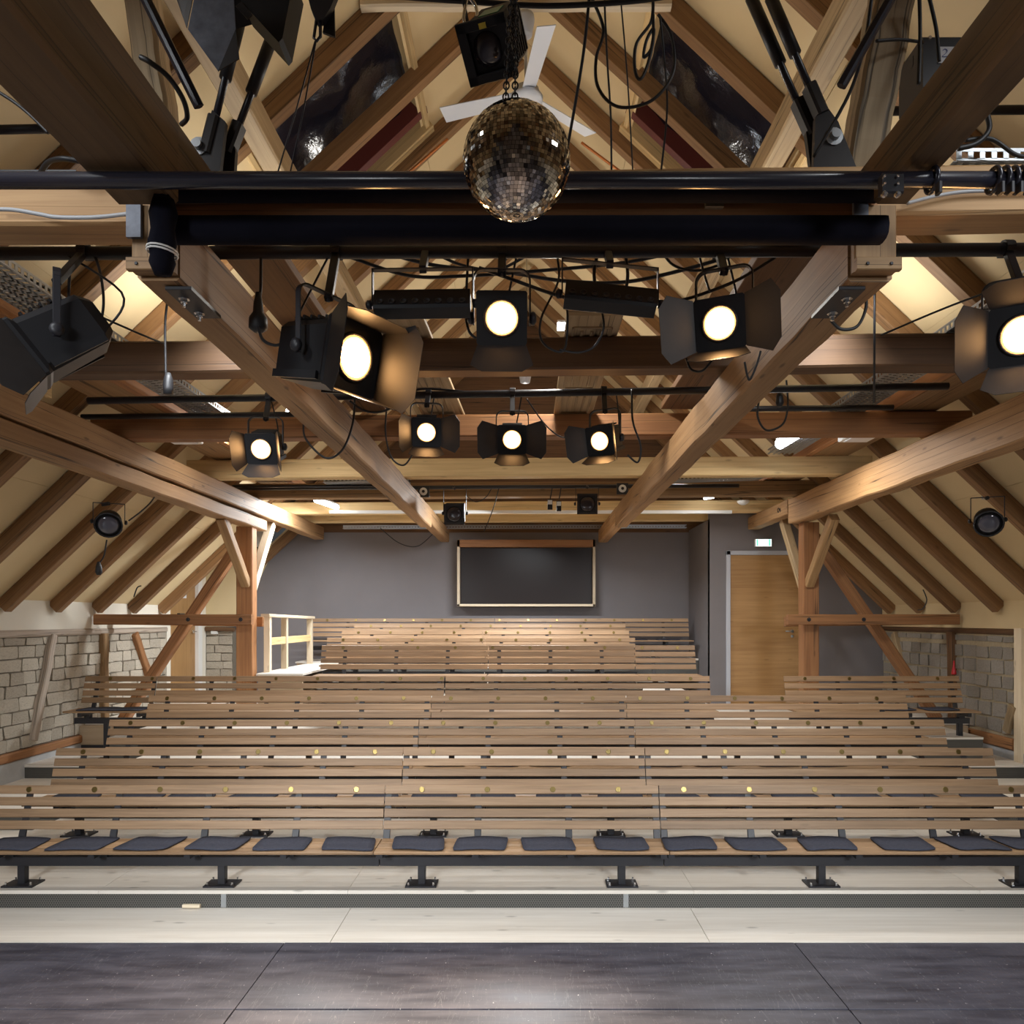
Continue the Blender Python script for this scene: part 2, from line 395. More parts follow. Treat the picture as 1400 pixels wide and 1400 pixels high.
tier('floor_tier', -6.3, 6.3, FRONT[0], 7.7, PZ[0], 0, SPL, 'lowest pale tier with a perforated metal riser')
for i in (1, 2, 3):
    tier('floor_tier', -4.62, 4.62, FRONT[i], ROW_D[i] + 1.3, PZ[i], PZ[i - 1] - 0.2, SPL, f'pale tier carrying the {names[i]} bench row from the stage')
tier('floor_tier', -5.35, 5.85, FRONT[4], DB, PZ[4], PZ[3] - 0.3, SPL, 'broad tier carrying the fifth bench row from the stage')
for sx, nm in ((-1, 'left'), (1, 'right')):
    a, b = (-6.3, -4.63) if sx < 0 else (4.63, 6.3)
    tier('floor_step', a, b, 7.71, 9.4, 0.31, 0.1, (), f'lower pale step of the {nm} side aisle')
    tier('floor_step', a, b, 9.41, 10.7, 0.475, 0.2, (), f'upper pale step of the {nm} side aisle')
    a, b = (-6.3, -5.36) if sx < 0 else (5.86, 6.3)
    tt = tier('floor_landing', a, b, 10.72, DB, PZ[4] + 0.04, 0.3, (), f'landing at the end of the {nm} side aisle')
tier('floor_tier', -3.10, 2.55, FRONT[5], DB, PZ[5], PZ[4] - 0.02, SPL, 'tier carrying the sixth bench row from the stage')
for i, w_ in ((6, 1.8), (7, 1.82), (8, 1.85)):
    tier('floor_tier', -3.25, w_, FRONT[i], DB, PZ[i], PZ[i - 1] - 0.02, SPL, f'tier carrying the {["seventh", "eighth", "ninth"][i - 6]} bench row from the stage')
tier('floor_tier', -3.26, 3.22, FRONT[9], DB, PZ[9], PZ[5], SPL, 'topmost tier carrying the last bench row')
ld = thing('floor_landing', (-3.6, 11.0, PZ[4]), 'raised pale landing with the spruce railing', 'platform', kind='structure')
MB().box((-3.95, 11.0, 1.47), (-3.27, 14.0, 1.50), 0.003).build('tread_board', 'ply', ld)
MB().box((-4.3, 14.0, 1.47), (-3.27, DB, 1.50), 0.003).build('tread_board', 'ply', ld)
MB().box((-3.93, 11.02, PZ[4]), (-3.28, 11.06, 1.47)).build('riser_panel', 'plybox', ld)
MB().box((-3.93, 11.06, PZ[4]), (-3.89, 14.0, 1.47)).build('side_panel', 'plybox', ld)
MB().box((-4.28, 14.02, PZ[4]), (-3.93, 14.06, 1.47)).build('riser_panel', 'plybox', ld)
for sx, nm in ((-1, 'left'), (1, 'right')):          # plywood boxes under the cantilevered side benches
    xa, xb = (-6.28, -5.86) if sx < 0 else (5.86, 6.2)
    bx = thing('step_box', ((xa + xb) / 2, 10.6, 0.475), f'plywood box riser at the end of the {nm} side aisle', 'box')
    MB().box((xa, 10.58, 0.53), (xb, 10.69, PZ[4] + 0.01), 0.004).build('front_panel', 'plybox', bx)
    MB().box((xa + 0.01, 10.60, 0.476), (xb - 0.01, 10.69, 0.53)).build('plinth', 'black', bx)

# side walls
BLK = []
for k in range(8):
    m = MB(); m.beam((-0.5, 0, 0), (0.5, 0, 0), 1, 1, (0, 0, 1), 0.05)
    m.v = [p + Vector((rnd.uniform(-0.035, 0.035), rnd.uniform(-0.05, 0.05), rnd.uniform(-0.06, 0.06))) for p in m.v]
    BLK.append(m.mesh('block'))
def blocks(parent, mat, fixed, axis, a0, a1, z0, z1, rh, lmin, lmax, inward, gap=0.016, skip=None):
    """rows of blocks on a wall; axis 'y' lies along depth (wall at x=fixed), 'x' across (wall at y=fixed)"""
    z = z0; k = 0
    while z < z1 - 0.05:
        h = min(rh * rnd.uniform(0.9, 1.1), z1 - z); a = a0 - rnd.uniform(0, lmin)
        while a < a1 - 0.03:
            L = rnd.uniform(lmin, lmax); s, e = max(a, a0), min(a + L, a1); a += L
            if e - s < 0.06: continue
            me = BLK[k % 8]; k += 1
            o = bpy.data.objects.new('block', me); COL.objects.link(o); o.parent = parent
            if not me.materials: me.materials.append(None)
            o.material_slots[0].link = 'OBJECT'; o.material_slots[0].material = M[mat]
            th = 0.07; d = inward * (0.018 + rnd.uniform(-0.010, 0.012))
            c = Vector((fixed + d - inward * th / 2, (s + e) / 2, z + h / 2)) if axis == 'y' else Vector(((s + e) / 2, fixed + d - inward * th / 2, z + h / 2))
            o.location = c - Vector(parent['_o'])
            o.scale = (th, e - s - gap, h - gap) if axis == 'y' else (e - s - gap, th, h - gap)
        z += h
wl = thing('wall_left', (-XW, 5, 0), 'left wall of rough pumice blocks between old timbers', 'wall', kind='structure')
MB().box((-XW - 0.2, Y0, -0.2), (-XW - 0.02, 8.75, CH + 0.35)).build('plaster', 'white', wl)
MB().box((-XW - 0.2, 8.75, 0.62), (-XW, 13.14, 2.14)).build('mortar', 'mortar', wl)
MB().box((-XW - 0.2, 8.0, -0.1), (-XW + 0.03, 13.14, 0.56), 0.01, 1).build('concrete_base', 'concrete', wl)
MB().box((-XW - 0.2, 13.14, -0.1), (-XW + 0.0, 14.75, PZ[4]), 0.01, 1).build('concrete_base', 'concrete', wl)
MB().box((-XW - 0.1, 8.0, 0.56), (-XW + 0.06, 13.14, 0.67), 0.015, 1).build('sill_timber', 'old_red', wl)
MB().box((-XW - 0.1, 8.0, 2.07), (-XW + 0.05, 13.12, 2.16), 0.02, 1).build('top_timber', 'wall_brace', wl)
MB().box((-XW - 0.2, 8.0, 2.16), (-XW + 0.02, 13.28, CH + 0.24)).build('knee_wall', 'white', wl)
MB().box((-XW - 0.2, 13.14, PZ[4]), (-XW + 0.025, 13.28, 2.16)).build('jamb', 'white', wl)
MB().box((-XW - 0.2, 14.50, PZ[4]), (-XW + 0.02, 14.75, 3.45)).build('jamb', 'white', wl)
MB().box((-XW - 0.2, 13.28, 3.10), (-XW + 0.0, 14.50, 3.45)).build('lintel', 'white', wl)
blocks(wl, 'block_l', -XW, 'y', 8.76, 13.13, 0.68, 2.07, 0.165, 0.19, 0.42, 1, 0.018)
def wt(u0, v0, u1, v1, w_, mat='wall_brace'):        # timbers set in the left wall
    D0, D1 = XW * FPX / (CU - u0), XW * FPX / (CU - u1)
    a = Vector((-XW + 0.035, D0, CH + (CV - v0) * D0 / FPX)); b = Vector((-XW + 0.035, D1, CH + (CV - v1) * D1 / FPX))
    MB().beam(a, b, w_, 0.1, (1, 0, 0), 0.012, 6, 0.006).build('wall_timber', mat, wl)
wt(40, 1012, 68, 868, 0.10); wt(139, 1000, 138, 866, 0.13, 'old'); wt(203, 935, 181, 866, 0.12, 'old_red')
# brick pier beyond the left door
wp = thing('wall_pier', (-6.0, 14.8, PZ[4]), 'short block pier beside the left door', 'wall', kind='structure')
MB().box((-XW, 14.78, PZ[4]), (-5.76, DB, 2.08)).build('mortar', 'mortar', wp)
blocks(wp, 'block_l', 14.78, 'x', -XW + 0.02, -5.77, PZ[4] + 0.02, 2.06, 0.165, 0.22, 0.36, -1)
MB().beam((-XW + 0.03, 14.74, 2.10), (-5.72, 14.74, 2.10), 0.12, 0.08, (0, 0, 1), 0.015, 4, 0.01).build('lintel_timber', 'old_dark', wp)
MB().prism([(-XW - 0.1, 14.76, 2.15), (-5.76, 14.76, 2.15), (-5.0, 14.76, CH + rel_ceil(5.0)), (-XW - 0.1, 14.76, 3.5)], (0, 0.24, 0)).build('cheek', 'cream', wp)
MB().box((-6.16, 14.70, 2.0), (-6.04, 14.75, 2.13), 0.004).build('switch_box', 'white_plastic', wp)
# right wall
wr = thing('wall_right', (XW, 5, 0), 'right wall of grey blocks with tan mortar joints', 'wall', kind='structure')
MB().box((XW + 0.02, Y0, -0.2), (XW + 0.2, 9.7, CH + 0.35)).build('plaster', 'white', wr)
MB().box((XW, 9.7, 0.56), (XW + 0.2, DD, 2.16)).build('mortar', 'mortar_r', wr)
MB().box((XW - 0.02, 8.0, -0.1), (XW + 0.2, DD, 0.60), 0.01, 1).build('concrete_base', 'concrete', wr)
MB().box((XW - 0.05, 9.7, 0.60), (XW + 0.1, DD, 0.75), 0.015, 1).build('sill_timber', 'old_red', wr)
MB().box((XW - 0.03, 9.7, 2.09), (XW + 0.1, DD, 2.17), 0.015, 1).build('top_timber', 'old_dark', wr)
MB().box((XW - 0.02, 8.0, 2.17), (XW + 0.2, DD, CH + 0.24)).build('knee_wall', 'cream', wr)
blocks(wr, 'block_r', XW, 'y', 9.72, DD - 0.01, 0.78, 1.98, 0.195, 0.27, 0.33, -1, 0.026)
blocks(wr, 'block_r', XW, 'y', 9.72, DD - 0.01, 1.98, 2.08, 0.1, 0.3, 0.5, -1, 0.02)
def wt2(u0, v0, u1, v1, w_, mat):
    D0, D1 = XW * FPX / (u0 - CU), XW * FPX / (u1 - CU)
    a = Vector((XW - 0.03, D0, CH + (CV - v0) * D0 / FPX)); b = Vector((XW - 0.03, D1, CH + (CV - v1) * D1 / FPX))
    MB().beam(a, b, w_, 0.1, (1, 0, 0), 0.012, 5, 0.005).build('wall_timber', mat, wr)
wt2(1306, 985, 1304, 864, 0.13, 'old_dark'); wt2(1240, 925, 1226, 866, 0.12, 'grey_timber'); wt2(1381, 1000, 1391, 965, 0.12, 'grey_timber')
MB().box((6.245, 9.52, 0.31), (6.7, 9.66, 2.18), 0.004, 2).build('pale_post', 'white_wood', wr)
# back walls
wb = thing('wall_back', (0, DB, 0), 'grey back wall rising into the gable', 'wall', kind='structure')
zc = lambda x: CH + rel_ceil(x)
MB().prism([(-5.78, DB, 0), (XC, DB, 0), (XC, DB, CH + 1.72), (-4.55, DB, CH + 1.72), (-5.78, DB, zc(5.78))], (0, 0.2, 0)).build('plaster', 'grey', wb)
MB().prism([(-4.65, DB + 0.02, CH + 1.72), (4.65, DB + 0.02, CH + 1.72), (0, DB + 0.02, zc(0) + 0.1)], (0, 0.2, 0)).build('gable_boarding', 'old_dark', wb)
wd = thing('wall_door', (4.7, DD, 0), 'grey wall around the oak door on the right', 'wall', kind='structure')
D0x, D1x, DZ = 3.52, 4.98, CH + 93 * DD / FPX
MB().prism([(XC, DD, 0), (D0x, DD, 0), (D0x, DD, zc(4.55)), (XC, DD, zc(4.55))], (0, 0.12, 0)).build('plaster', 'grey', wd)
MB().prism([(D0x, DD, DZ), (D1x, DD, DZ), (D1x, DD, zc(D1x)), (4.5, DD, zc(4.55)), (D0x, DD, zc(4.55))], (0, 0.12, 0)).build('plaster', 'grey', wd)
MB().prism([(D1x, DD, 0), (XW, DD, 0), (XW, DD, zc(XW)), (D1x, DD, zc(D1x))], (0, 0.12, 0)).build('plaster', 'grey', wd)
MB().prism([(XC, DD + 0.001, 0), (XC, DB, 0), (XC, DB, CH + 1.76), (XC, DD + 0.001, CH + 1.76)], (0.1, 0, 0)).build('return', 'grey', wd)
wf = MB().box((-XW - 0.2, Y0 - 0.2, -0.3), (XW + 0.2, Y0, 9)); struct(wf, 'wall_front', 'grey')
# doors
dr = thing('door_1', ((D0x + D1x) / 2, DD, PZ[4]), 'wide oak veneer door in a grey steel frame under the exit sign', 'door', kind='structure')
fw = 0.075
MB().box((D0x, DD - 0.03, PZ[4]), (D0x + fw, DD + 0.1, DZ), 0.006, 2).build('frame_jamb', 'alu', dr)
MB().box((D1x - fw, DD - 0.03, PZ[4]), (D1x, DD + 0.1, DZ), 0.006, 2).build('frame_jamb', 'alu', dr)
MB().box((D0x, DD - 0.03, DZ - fw), (D1x, DD + 0.1, DZ), 0.006, 0).build('frame_head', 'alu', dr)
MB().box((D0x + fw, DD + 0.0, PZ[4] + 0.01), (D1x - fw, DD + 0.05, DZ - fw), 0.003, 0).build('door_leaf', 'door', dr)
hx, hz = (1083 - CU) * DD / FPX, CH - 17 * DD / FPX
h = MB(); h.lathe((hx, DD, hz), (0, -1, 0), [(0, 0.028), (0.012, 0.028), (0.014, 0.010), (0.05, 0.010)], 12)
h.tube([(hx, DD - 0.05, hz), (hx - 0.13, DD - 0.052, hz)], 0.011, 8); h.lathe((hx, DD, hz - 0.09), (0, -1, 0), [(0, 0.026), (0.01, 0.024)], 12)
h.build('door_handle', 'steel', dr, True)
dl = thing('door_2', (-XW, 13.9, PZ[4]), 'knotty oak door in the left side wall', 'door', kind='structure')
MB().box((-XW - 0.06, 13.30, PZ[4] + 0.01), (-XW - 0.01, 14.34, 3.06), 0.003, 2).build('door_leaf', 'door', dl)
MB().box((-XW - 0.06, 14.34, PZ[4]), (-XW + 0.06, 14.50, 3.10), 0.004, 2).build('frame_jamb', 'white_plastic', dl)
h = MB(); h.lathe((-XW - 0.01, 14.24, CH - 0.24), (1, 0, 0), [(0, 0.03), (0.015, 0.03)], 10); h.tube([(-XW, 14.24, CH - 0.24), (-XW + 0.06, 14.24, CH - 0.24), (-XW + 0.06, 14.10, CH - 0.24)], 0.011, 6)
h.build('door_handle', 'chrome', dl, True)
MB().box((-XW - 0.01, 13.70, 2.68), (-XW + 0.001, 13.95, 2.85)).build('notice', 'paper', dl)
MB().box((-XW - 0.01, 13.6, 2.33), (-XW + 0.04, 13.8, 2.40)).build('door_closer', 'black', dl)

# roof
for sx, nm in ((-1, 'left'), (1, 'right')):
    c = thing('ceiling_' + nm, (sx * 3, 6, CH + 3), f'{nm} roof slope of cream panels between dark rafters', 'ceiling', kind='structure')
    rfs = [6.1 + 0.97 * k for k in range(-10, 10)]
    cuts = [6.42, 5.05, 3.7, 2.3, 1.1, 0.0]
    for k, y in enumerate(rfs):
        foot = 6.2
        if sx < 0 and abs(y - 13.86) < 0.1: foot = 4.6
        if sx > 0 and y > 13.2: foot = 4.4
        a = Vector((sx * foot, y, CH + rel_raf(foot))); b = Vector((sx * 0.02, y, CH + rel_raf(0.02)))
        nrm = Vector((sx * SL, 0, 1)).normalized()
        # vertical cut at the foot
        MB().beam(a + nrm * 0.08, b + nrm * 0.08, 0.12, 0.16, nrm, 0.003, 10 if 5 < y < 15 else 2, 0.004).build('rafter', 'rafter', c)
        y1 = y + 0.97
        for x0, x1 in zip(cuts[:-1], cuts[1:]):
            ya, yb = y, y1
            if yb < -3: continue
            if sx < 0 and x0 > 5 and 12.8 < y < 14.3:
                if y < 13.2: yb = 13.25
                else: continue
            if sx < 0 and x0 > 5 and y > 14.5: ya = 14.78
            if abs(y - 6.1) < 0.1 or abs(y - 7.07) < 0.1:
                if x0 in (2.3,): continue
            sk = 0.004
            p = [(sx * x0, ya + sk, zc(x0)), (sx * (x1 + sk), ya + sk, zc(x1 + sk)), (sx * (x1 + sk), yb - sk, zc(x1 + sk)), (sx * x0, yb - sk, zc(x0))]
            if sx > 0: p = p[::-1]
            MB().prism(p, (0, 0, 0.05)).build('ceiling_panel', 'cream', c)
    p = [(sx * 6.45, Y0, zc(6.45) + 0.08), (0, Y0, zc(0) + 0.08), (0, 15.3, zc(0) + 0.08), (sx * 6.45, 15.3, zc(6.45) + 0.08)]
    # roof deck with the skylight opening left out
    m = MB()
    for (xa, xb, ya, yb) in ((6.45, 2.3, Y0, 13.2), (6.45 if sx > 0 else 4.6, 2.3, 13.2, 15.3), (2.3, 1.1, Y0, 6.1), (2.3, 1.1, 8.04, 15.3), (1.1, 0, Y0, 15.3)):
        q = [(sx * xa, ya, zc(xa) + 0.07), (sx * xb, ya, zc(xb) + 0.07), (sx * xb, yb, zc(xb) + 0.07), (sx * xa, yb, zc(xa) + 0.07)]
        m.prism(q if sx < 0 else q[::-1], (0, 0, 0.05))
    m.build('roof_deck', 'old_dark', c)
    # skylight shaft, blacked out with foil
    s = thing('window_' + ('1' if sx < 0 else '2'), (sx * 1.7, 7, CH + 4.5), f'{nm} skylight blacked out with glossy dark foil', 'skylight', kind='structure')
    n = Vector((sx * SL, 0, 1)).normalized()
    def sl(x, y, o): return Vector((sx * x, y, zc(x))) + n * o
    q = [sl(2.36, 6.12, 0.14), sl(1.02, 6.12, 0.14), sl(1.02, 7.62, 0.14), sl(2.36, 7.62, 0.14)]
    g = MB(); nx, ny = 14, 14; vs = []
    for i in range(nx + 1):
        for j in range(ny + 1):
            a = q[0].lerp(q[1], i / nx); b = q[3].lerp(q[2], i / nx); vs.append(a.lerp(b, j / ny) + n * (rnd.uniform(-0.014, 0.014) + 0.02 * math.sin(i * 0.9 + j * 0.5)))
    g.add(vs, [[i * (ny + 1) + j, i * (ny + 1) + j + 1, (i + 1) * (ny + 1) + j + 1, (i + 1) * (ny + 1) + j] for i in range(nx) for j in range(ny)])
    g.build('blackout_foil', 'foil', s, True)
    MB().beam(sl(2.36, 7.68, 0.10), sl(1.02, 7.68, 0.10), 0.10, 0.22, n, 0.004).build('window_frame', 'darkred', s)
    MB().beam(sl(2.36, 7.9, 0.04), sl(1.02, 7.9, 0.04), 0.10, 0.22, n, 0.004).build('reveal_board', 'pale', s)
    MB().beam(sl(1.06, 6.1, 0.06), sl(1.06, 8.0, 0.06), 0.05, 0.22, n, 0.004).build('reveal_board', 'pale', s)
    MB().beam(sl(2.36, 6.1, 0.06), sl(2.36, 8.0, 0.06), 0.05, 0.22, n, 0.004).build('reveal_board', 'pale', s)
    q2 = [sl(2.6, 6.0, 0.25), sl(0.9, 6.0, 0.25), sl(0.9, 8.2, 0.25), sl(2.6, 8.2, 0.25)]
    MB().prism(q2 if sx < 0 else q2[::-1], tuple(n * 0.04)).build('shutter', 'darkred', s)
# dormer over the left door
dm = MB(); dm.prism([(-XW - 0.2, 13.22, 3.45), (-5.2, 13.22, 3.45), (-5.2, 14.78, 3.45), (-XW - 0.2, 14.78, 3.45)], (0, 0, 0.05))
dm.prism([(-5.12, 13.22, zc(5.05) - 0.03), (-5.05, 13.22, zc(5.05)), (-5.05, 14.78, zc(5.05)), (-5.12, 14.78, zc(5.05) - 0.03)], (0, 0, 0.5))
dmo = struct(dm, 'ceiling_dormer', 'white')

# ------------------------------------------------------------------ timber frame
def timber(name, p0, p1, w_, h_, mat, label, up=(0, 0, 1), seg=14, jit=0.004, ch=0.014, cat='beam', group=None):
    return single(MB().beam(p0, p1, w_, h_, up, ch, seg, jit), name, mat, label, cat, group)
HT = 1.775
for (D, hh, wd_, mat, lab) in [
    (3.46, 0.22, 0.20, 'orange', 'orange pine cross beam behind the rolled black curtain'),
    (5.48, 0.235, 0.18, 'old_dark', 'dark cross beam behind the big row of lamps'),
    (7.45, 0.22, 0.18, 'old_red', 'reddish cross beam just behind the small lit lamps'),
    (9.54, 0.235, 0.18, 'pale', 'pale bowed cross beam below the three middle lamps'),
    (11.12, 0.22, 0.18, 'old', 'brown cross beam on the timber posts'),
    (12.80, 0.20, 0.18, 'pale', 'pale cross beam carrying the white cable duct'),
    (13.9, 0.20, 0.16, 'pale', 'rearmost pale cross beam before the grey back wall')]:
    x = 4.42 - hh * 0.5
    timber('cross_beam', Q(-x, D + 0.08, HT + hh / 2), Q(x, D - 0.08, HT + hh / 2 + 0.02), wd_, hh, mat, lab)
# two long inner beams
for sx, nm in ((-1, 'left'), (1, 'right')):
    x0, x1 = (1.505, 1.69) if sx < 0 else (1.395, 1.585)
    xm, ww = sx * (x0 + x1) / 2, x1 - x0
    timber('long_beam', Q(xm, 3.27, 1.62), Q(xm, 11.9, 1.60), ww, 0.31, 'purlin', f'long {nm} inner beam running from the curtain to the back wall', seg=26, jit=0.005)
    timber('long_beam', Q(xm, 11.905, 1.64), Q(xm, 14.66, 1.615), ww * 0.95, 0.25, 'purlin', f'short rear piece of the {nm} inner beam ending over the dark window')
    xa, xb, hn = (1.375, 1.62, 0.33) if sx < 0 else (1.37, 1.51, 0.215)
    m = MB().beam(Q(sx * (xa + xb) / 2, -0.6, 1.635 + hn / 2), Q(sx * (xa + xb) / 2, 2.97, 1.635 + hn / 2), xb - xa, hn, (0, 0, 1), 0.014, 10, 0.003)
    hu = 1.635 + hn - 1.785
    m.beam(Q(sx * (xa + xb) / 2, 2.9, 1.785 + hu / 2), Q(sx * (xa + xb) / 2, 3.35, 1.785 + hu / 2), xb - xa - 0.004, hu, (0, 0, 1), 0.01)
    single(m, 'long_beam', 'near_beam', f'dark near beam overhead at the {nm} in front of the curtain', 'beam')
    # splice block
    b = thing('splice_block', Q(xm, 3.24, 1.36), f'plank clad splice block under the {nm} inner beam at the curtain', 'block')
    xw0, xw1 = xm - 0.09, xm + 0.09
    MB().box(Q(xw0, 3.215, 1.485), Q(xw1, 3.262, 1.765), 0.006, 2).build('end_plank', 'old', b)
    MB().box(Q(xw0 - 0.005, 3.18, 1.475), Q(xw1 + 0.005, 3.21, 1.53), 0.004).build('batten', 'old', b)
    m = MB()
    for dx in (-0.05, 0.05): m.lathe(Q(xm + dx, 3.179, 1.50), (0, -1, 0), [(0, 0.008), (0.004, 0.006)], 8)
    m.build('screw', 'black', b)
    MB().box(Q(xw0 - 0.012, 3.195, 1.62), Q(xw0 + 0.05, 3.213, 1.78)).build('steel_angle', 'scuffed', b)
    # steel plate with two bolts under the beam
    xq = -1.531 if sx < 0 else 1.43
    pl = thing('bolt_plate', Q(xq, 3.5, 1.45), f'black steel plate bolted under the {nm} inner beam', 'plate')
    MB().box(Q(xq - 0.058, 3.31, 1.446), Q(xq + 0.058, 3.63, 1.462), 0.002).build('plate', 'black', pl)
    for dy in (3.40, 3.56):
        MB().lathe(Q(xq + sx * 0.015, dy, 1.446), (0, 0, -1), [(0, 0.026), (0.005, 0.026), (0.006, 0.016), (0.02, 0.016), (0.021, 0.009), (0.038, 0.009)], 6).build('bolt', 'bright_steel', pl)
# purlins on the posts
pl_ = -1
timber('purlin', Q(-4.03, 3.2, 1.655), Q(-4.03, 14.6, 1.655), 0.20, 0.24, 'purlin', 'upper timber of the left purlin running to the back wall', seg=26, jit=0.005)
timber('purlin', Q(-4.06, 3.2, 1.444), Q(-4.06, 11.45, 1.414), 0.22, 0.165, 'purlin', 'lower timber of the left purlin ending at the left post', seg=20, jit=0.006)
timber('purlin', Q(4.02, 3.2, 1.595), Q(4.02, 11.25, 1.60), 0.22, 0.37, 'purlin', 'heavy cracked right purlin ending at the right post', seg=22, jit=0.006)
timber('purlin', Q(4.0, 11.26, 1.68), Q(4.0, 13.28, 1.68), 0.20, 0.22, 'purlin', 'short rear piece of the right purlin above the exit sign')
timber('purlin', Q(-2.03, 1.0, 3.70), Q(-2.03, 14.9, 3.70), 0.17, 0.22, 'grey_timber', 'upper left roof purlin high under the rafters', seg=20)
timber('purlin', Q(2.00, 1.0, 3.78), Q(2.00, 14.9, 3.78), 0.17, 0.22, 'grey_timber', 'upper right roof purlin high under the rafters', seg=20)
# collar beams
for k, (D, mat) in enumerate([(6.1, 'white_wood'), (13.86, 'grey_timber')]):
    hw = (rel_raf(0) - 4.80) / SL
    timber('collar_beam', Q(-hw - 0.12, D - 0.10, 4.93), Q(hw - 0.05, D - 0.10, 4.93), 0.08, 0.16, mat, ['pale collar beam carrying the ceiling fan', 'last collar beam high in the rear gable'][k])
# posts with braces and tie rails
DP = 11.05
for sx, nm in ((-1, 'left'), (1, 'right')):
    xi = 3.99 if sx < 0 else 4.02
    xo = xi + 0.235
    pt = thing('post', Q(sx * (xi + xo) / 2, DP, PZ[4] - CH), f'{nm} timber post standing behind the benches under the purlin', 'post')
    ptop = 1.345 if sx < 0 else 1.405
    MB().beam(Q(sx * (xi + xo) / 2, DP, PZ[4] - CH), Q(sx * (xi + xo) / 2, DP, ptop), xo - xi, 0.2, (0, 1, 0), 0.012, 10, 0.003).build('shaft', 'old_red', pt)
    # head braces run forward and back along the purlin
    for s2, mat, ln in ((-1, 'old', 1), (1, 'white_wood' if sx < 0 else 'grey_timber', 1)):
        a = Q(sx * (xi + 0.09), DP + s2 * 0.10, 0.50 if s2 < 0 else 0.42); b = Q(sx * (xi + 0.09), DP + s2 * 0.98, 1.36 if s2 < 0 else (1.52 if sx < 0 else 1.56))
        br = single(MB().beam(a, b, 0.13, 0.12, (1, 0, 0), 0.01, 6, 0.003), 'head_brace', mat, f'{"front" if s2 < 0 else "rear"} head brace of the {nm} post', 'brace')
    # long inclined strut behind the post
    a = P(168, 985, 11.2) if sx < 0 else P(1280, 982, 11.2); b = P(328, 742, 11.2) if sx < 0 else P(1112, 735, 11.2)
    a.z = PZ[4] + 0.03 if a.z < PZ[4] else a.z
    single(MB().beam(a, b, 0.14, 0.16, (0, 1, 0), 0.012, 8, 0.003), 'strut', 'old_red', f'long inclined strut leaning against the {nm} post', 'strut')
    # pair of tie rails clamping post and strut
    ue = 130 if sx < 0 else 1310; ui = 345 if sx < 0 else 1076
    for dy, q in ((10.86, 0), (11.40, 1)):
        ends = (P(ue if q == 0 else ue + (14 if sx < 0 else -14), 847, dy), P(ui if q == 0 else (360 if sx < 0 else 1073), 847 if q == 0 else 850, dy))
        rl = thing('tie_rail', (ends[0] + ends[1]) / 2, f'{"front" if q == 0 else "rear"} tie rail bolted across the {nm} post', 'rail')
        MB().beam(ends[0], ends[1], 0.09, 0.15, (0, 0, 1), 0.008, 6, 0.002).build('rail', 'old_red', rl)
        if q == 0:
            for ub in ((257, 329) if sx < 0 else (1106, 1181)):
                MB().lathe(P(ub, 847, 10.815), (0, -1, 0), [(0, 0.03), (0.004, 0.03), (0.005, 0.018), (0.02, 0.018)], 8).build('bolt', 'black', rl)
# struts of the near frame
timber('queen_strut', P(232, 236, 3.5), P(188, -40, 3.3), 0.12, 0.14, 'grey_timber', 'weathered strut beside the near left beam', (0, 1, 0))
timber('queen_strut', P(1176, 236, 3.5), P(1225, -40, 3.3), 0.17, 0.14, 'grey_timber', 'cracked weathered strut beside the near right beam', (0, 1, 0))
# boards lying on the cross beams
def board(x0, x1, d0, d1, rel, th, mat, label, name='loft_board', dx=0.0):
    return timber(name, Q((x0 + x1) / 2 + dx, d0, rel + th / 2), Q((x0 + x1) / 2, d1, rel + th / 2), abs(x1 - x0), th, mat, label, seg=6, jit=0.002, ch=0.004, cat='board')
board(-4.0, -3.57, 4.2, 12.6, 2.03, 0.05, 'old', 'wide walkway board on the cross beams beside the left purlin')
board(3.57, 4.0, 4.2, 12.6, 2.03, 0.05, 'old', 'wide walkway board on the cross beams beside the right purlin')
board(-3.56, -3.48, 4.2, 12.0, 2.03, 0.11, 'old_red', 'orange edge joist of the left loft walkway')
board(3.48, 3.56, 4.2, 12.0, 2.03, 0.11, 'old_red', 'orange edge joist of the right loft walkway')
board(-1.70, -1.37, 3.6, 7.4, 2.03, 0.06, 'old_dark', 'dark plank lying above the left inner beam')
board(1.30, 1.62, 3.6, 7.3, 2.03, 0.06, 'old_dark', 'dark plank lying above the right inner beam')
for (xa, xb, da, db, dx, nm) in ((0.27, 0.65, 5.05, 7.6, 0, 'right'), (-1.02, -0.62, 5.05, 7.6, -0.08, 'left')):
    dpn = thing('old_door_panel', Q((xa + xb) / 2, da, 2.03), f'old moulded door panel lying across the beams {nm} of centre', 'panel')
    MB().beam(Q((xa + xb) / 2 + dx, da, 2.05), Q((xa + xb) / 2, db, 2.05), xb - xa, 0.035, (0, 0, 1), 0.004).build('leaf', 'grey_timber', dpn)
    for k in range(3):
        y0 = da + 0.2 + k * 0.78
        for (ax, ay, bx, by) in ((-0.13, 0, -0.13, 0.6), (0.13, 0, 0.13, 0.6), (-0.13, 0, 0.13, 0), (-0.13, 0.6, 0.13, 0.6), (-0.07, 0.06, -0.07, 0.54), (0.07, 0.06, 0.07, 0.54), (0, 0.06, 0, 0.54)):
            fr = dx * (1 - (y0 - da) / (db - da)); c = (xa + xb) / 2 + fr
            MB().beam(Q(c + ax, y0 + ay, 2.027), Q(c + bx, y0 + by, 2.027), 0.022, 0.014, (0, 0, 1), 0.004).build('moulding', 'grey_timber', dpn)

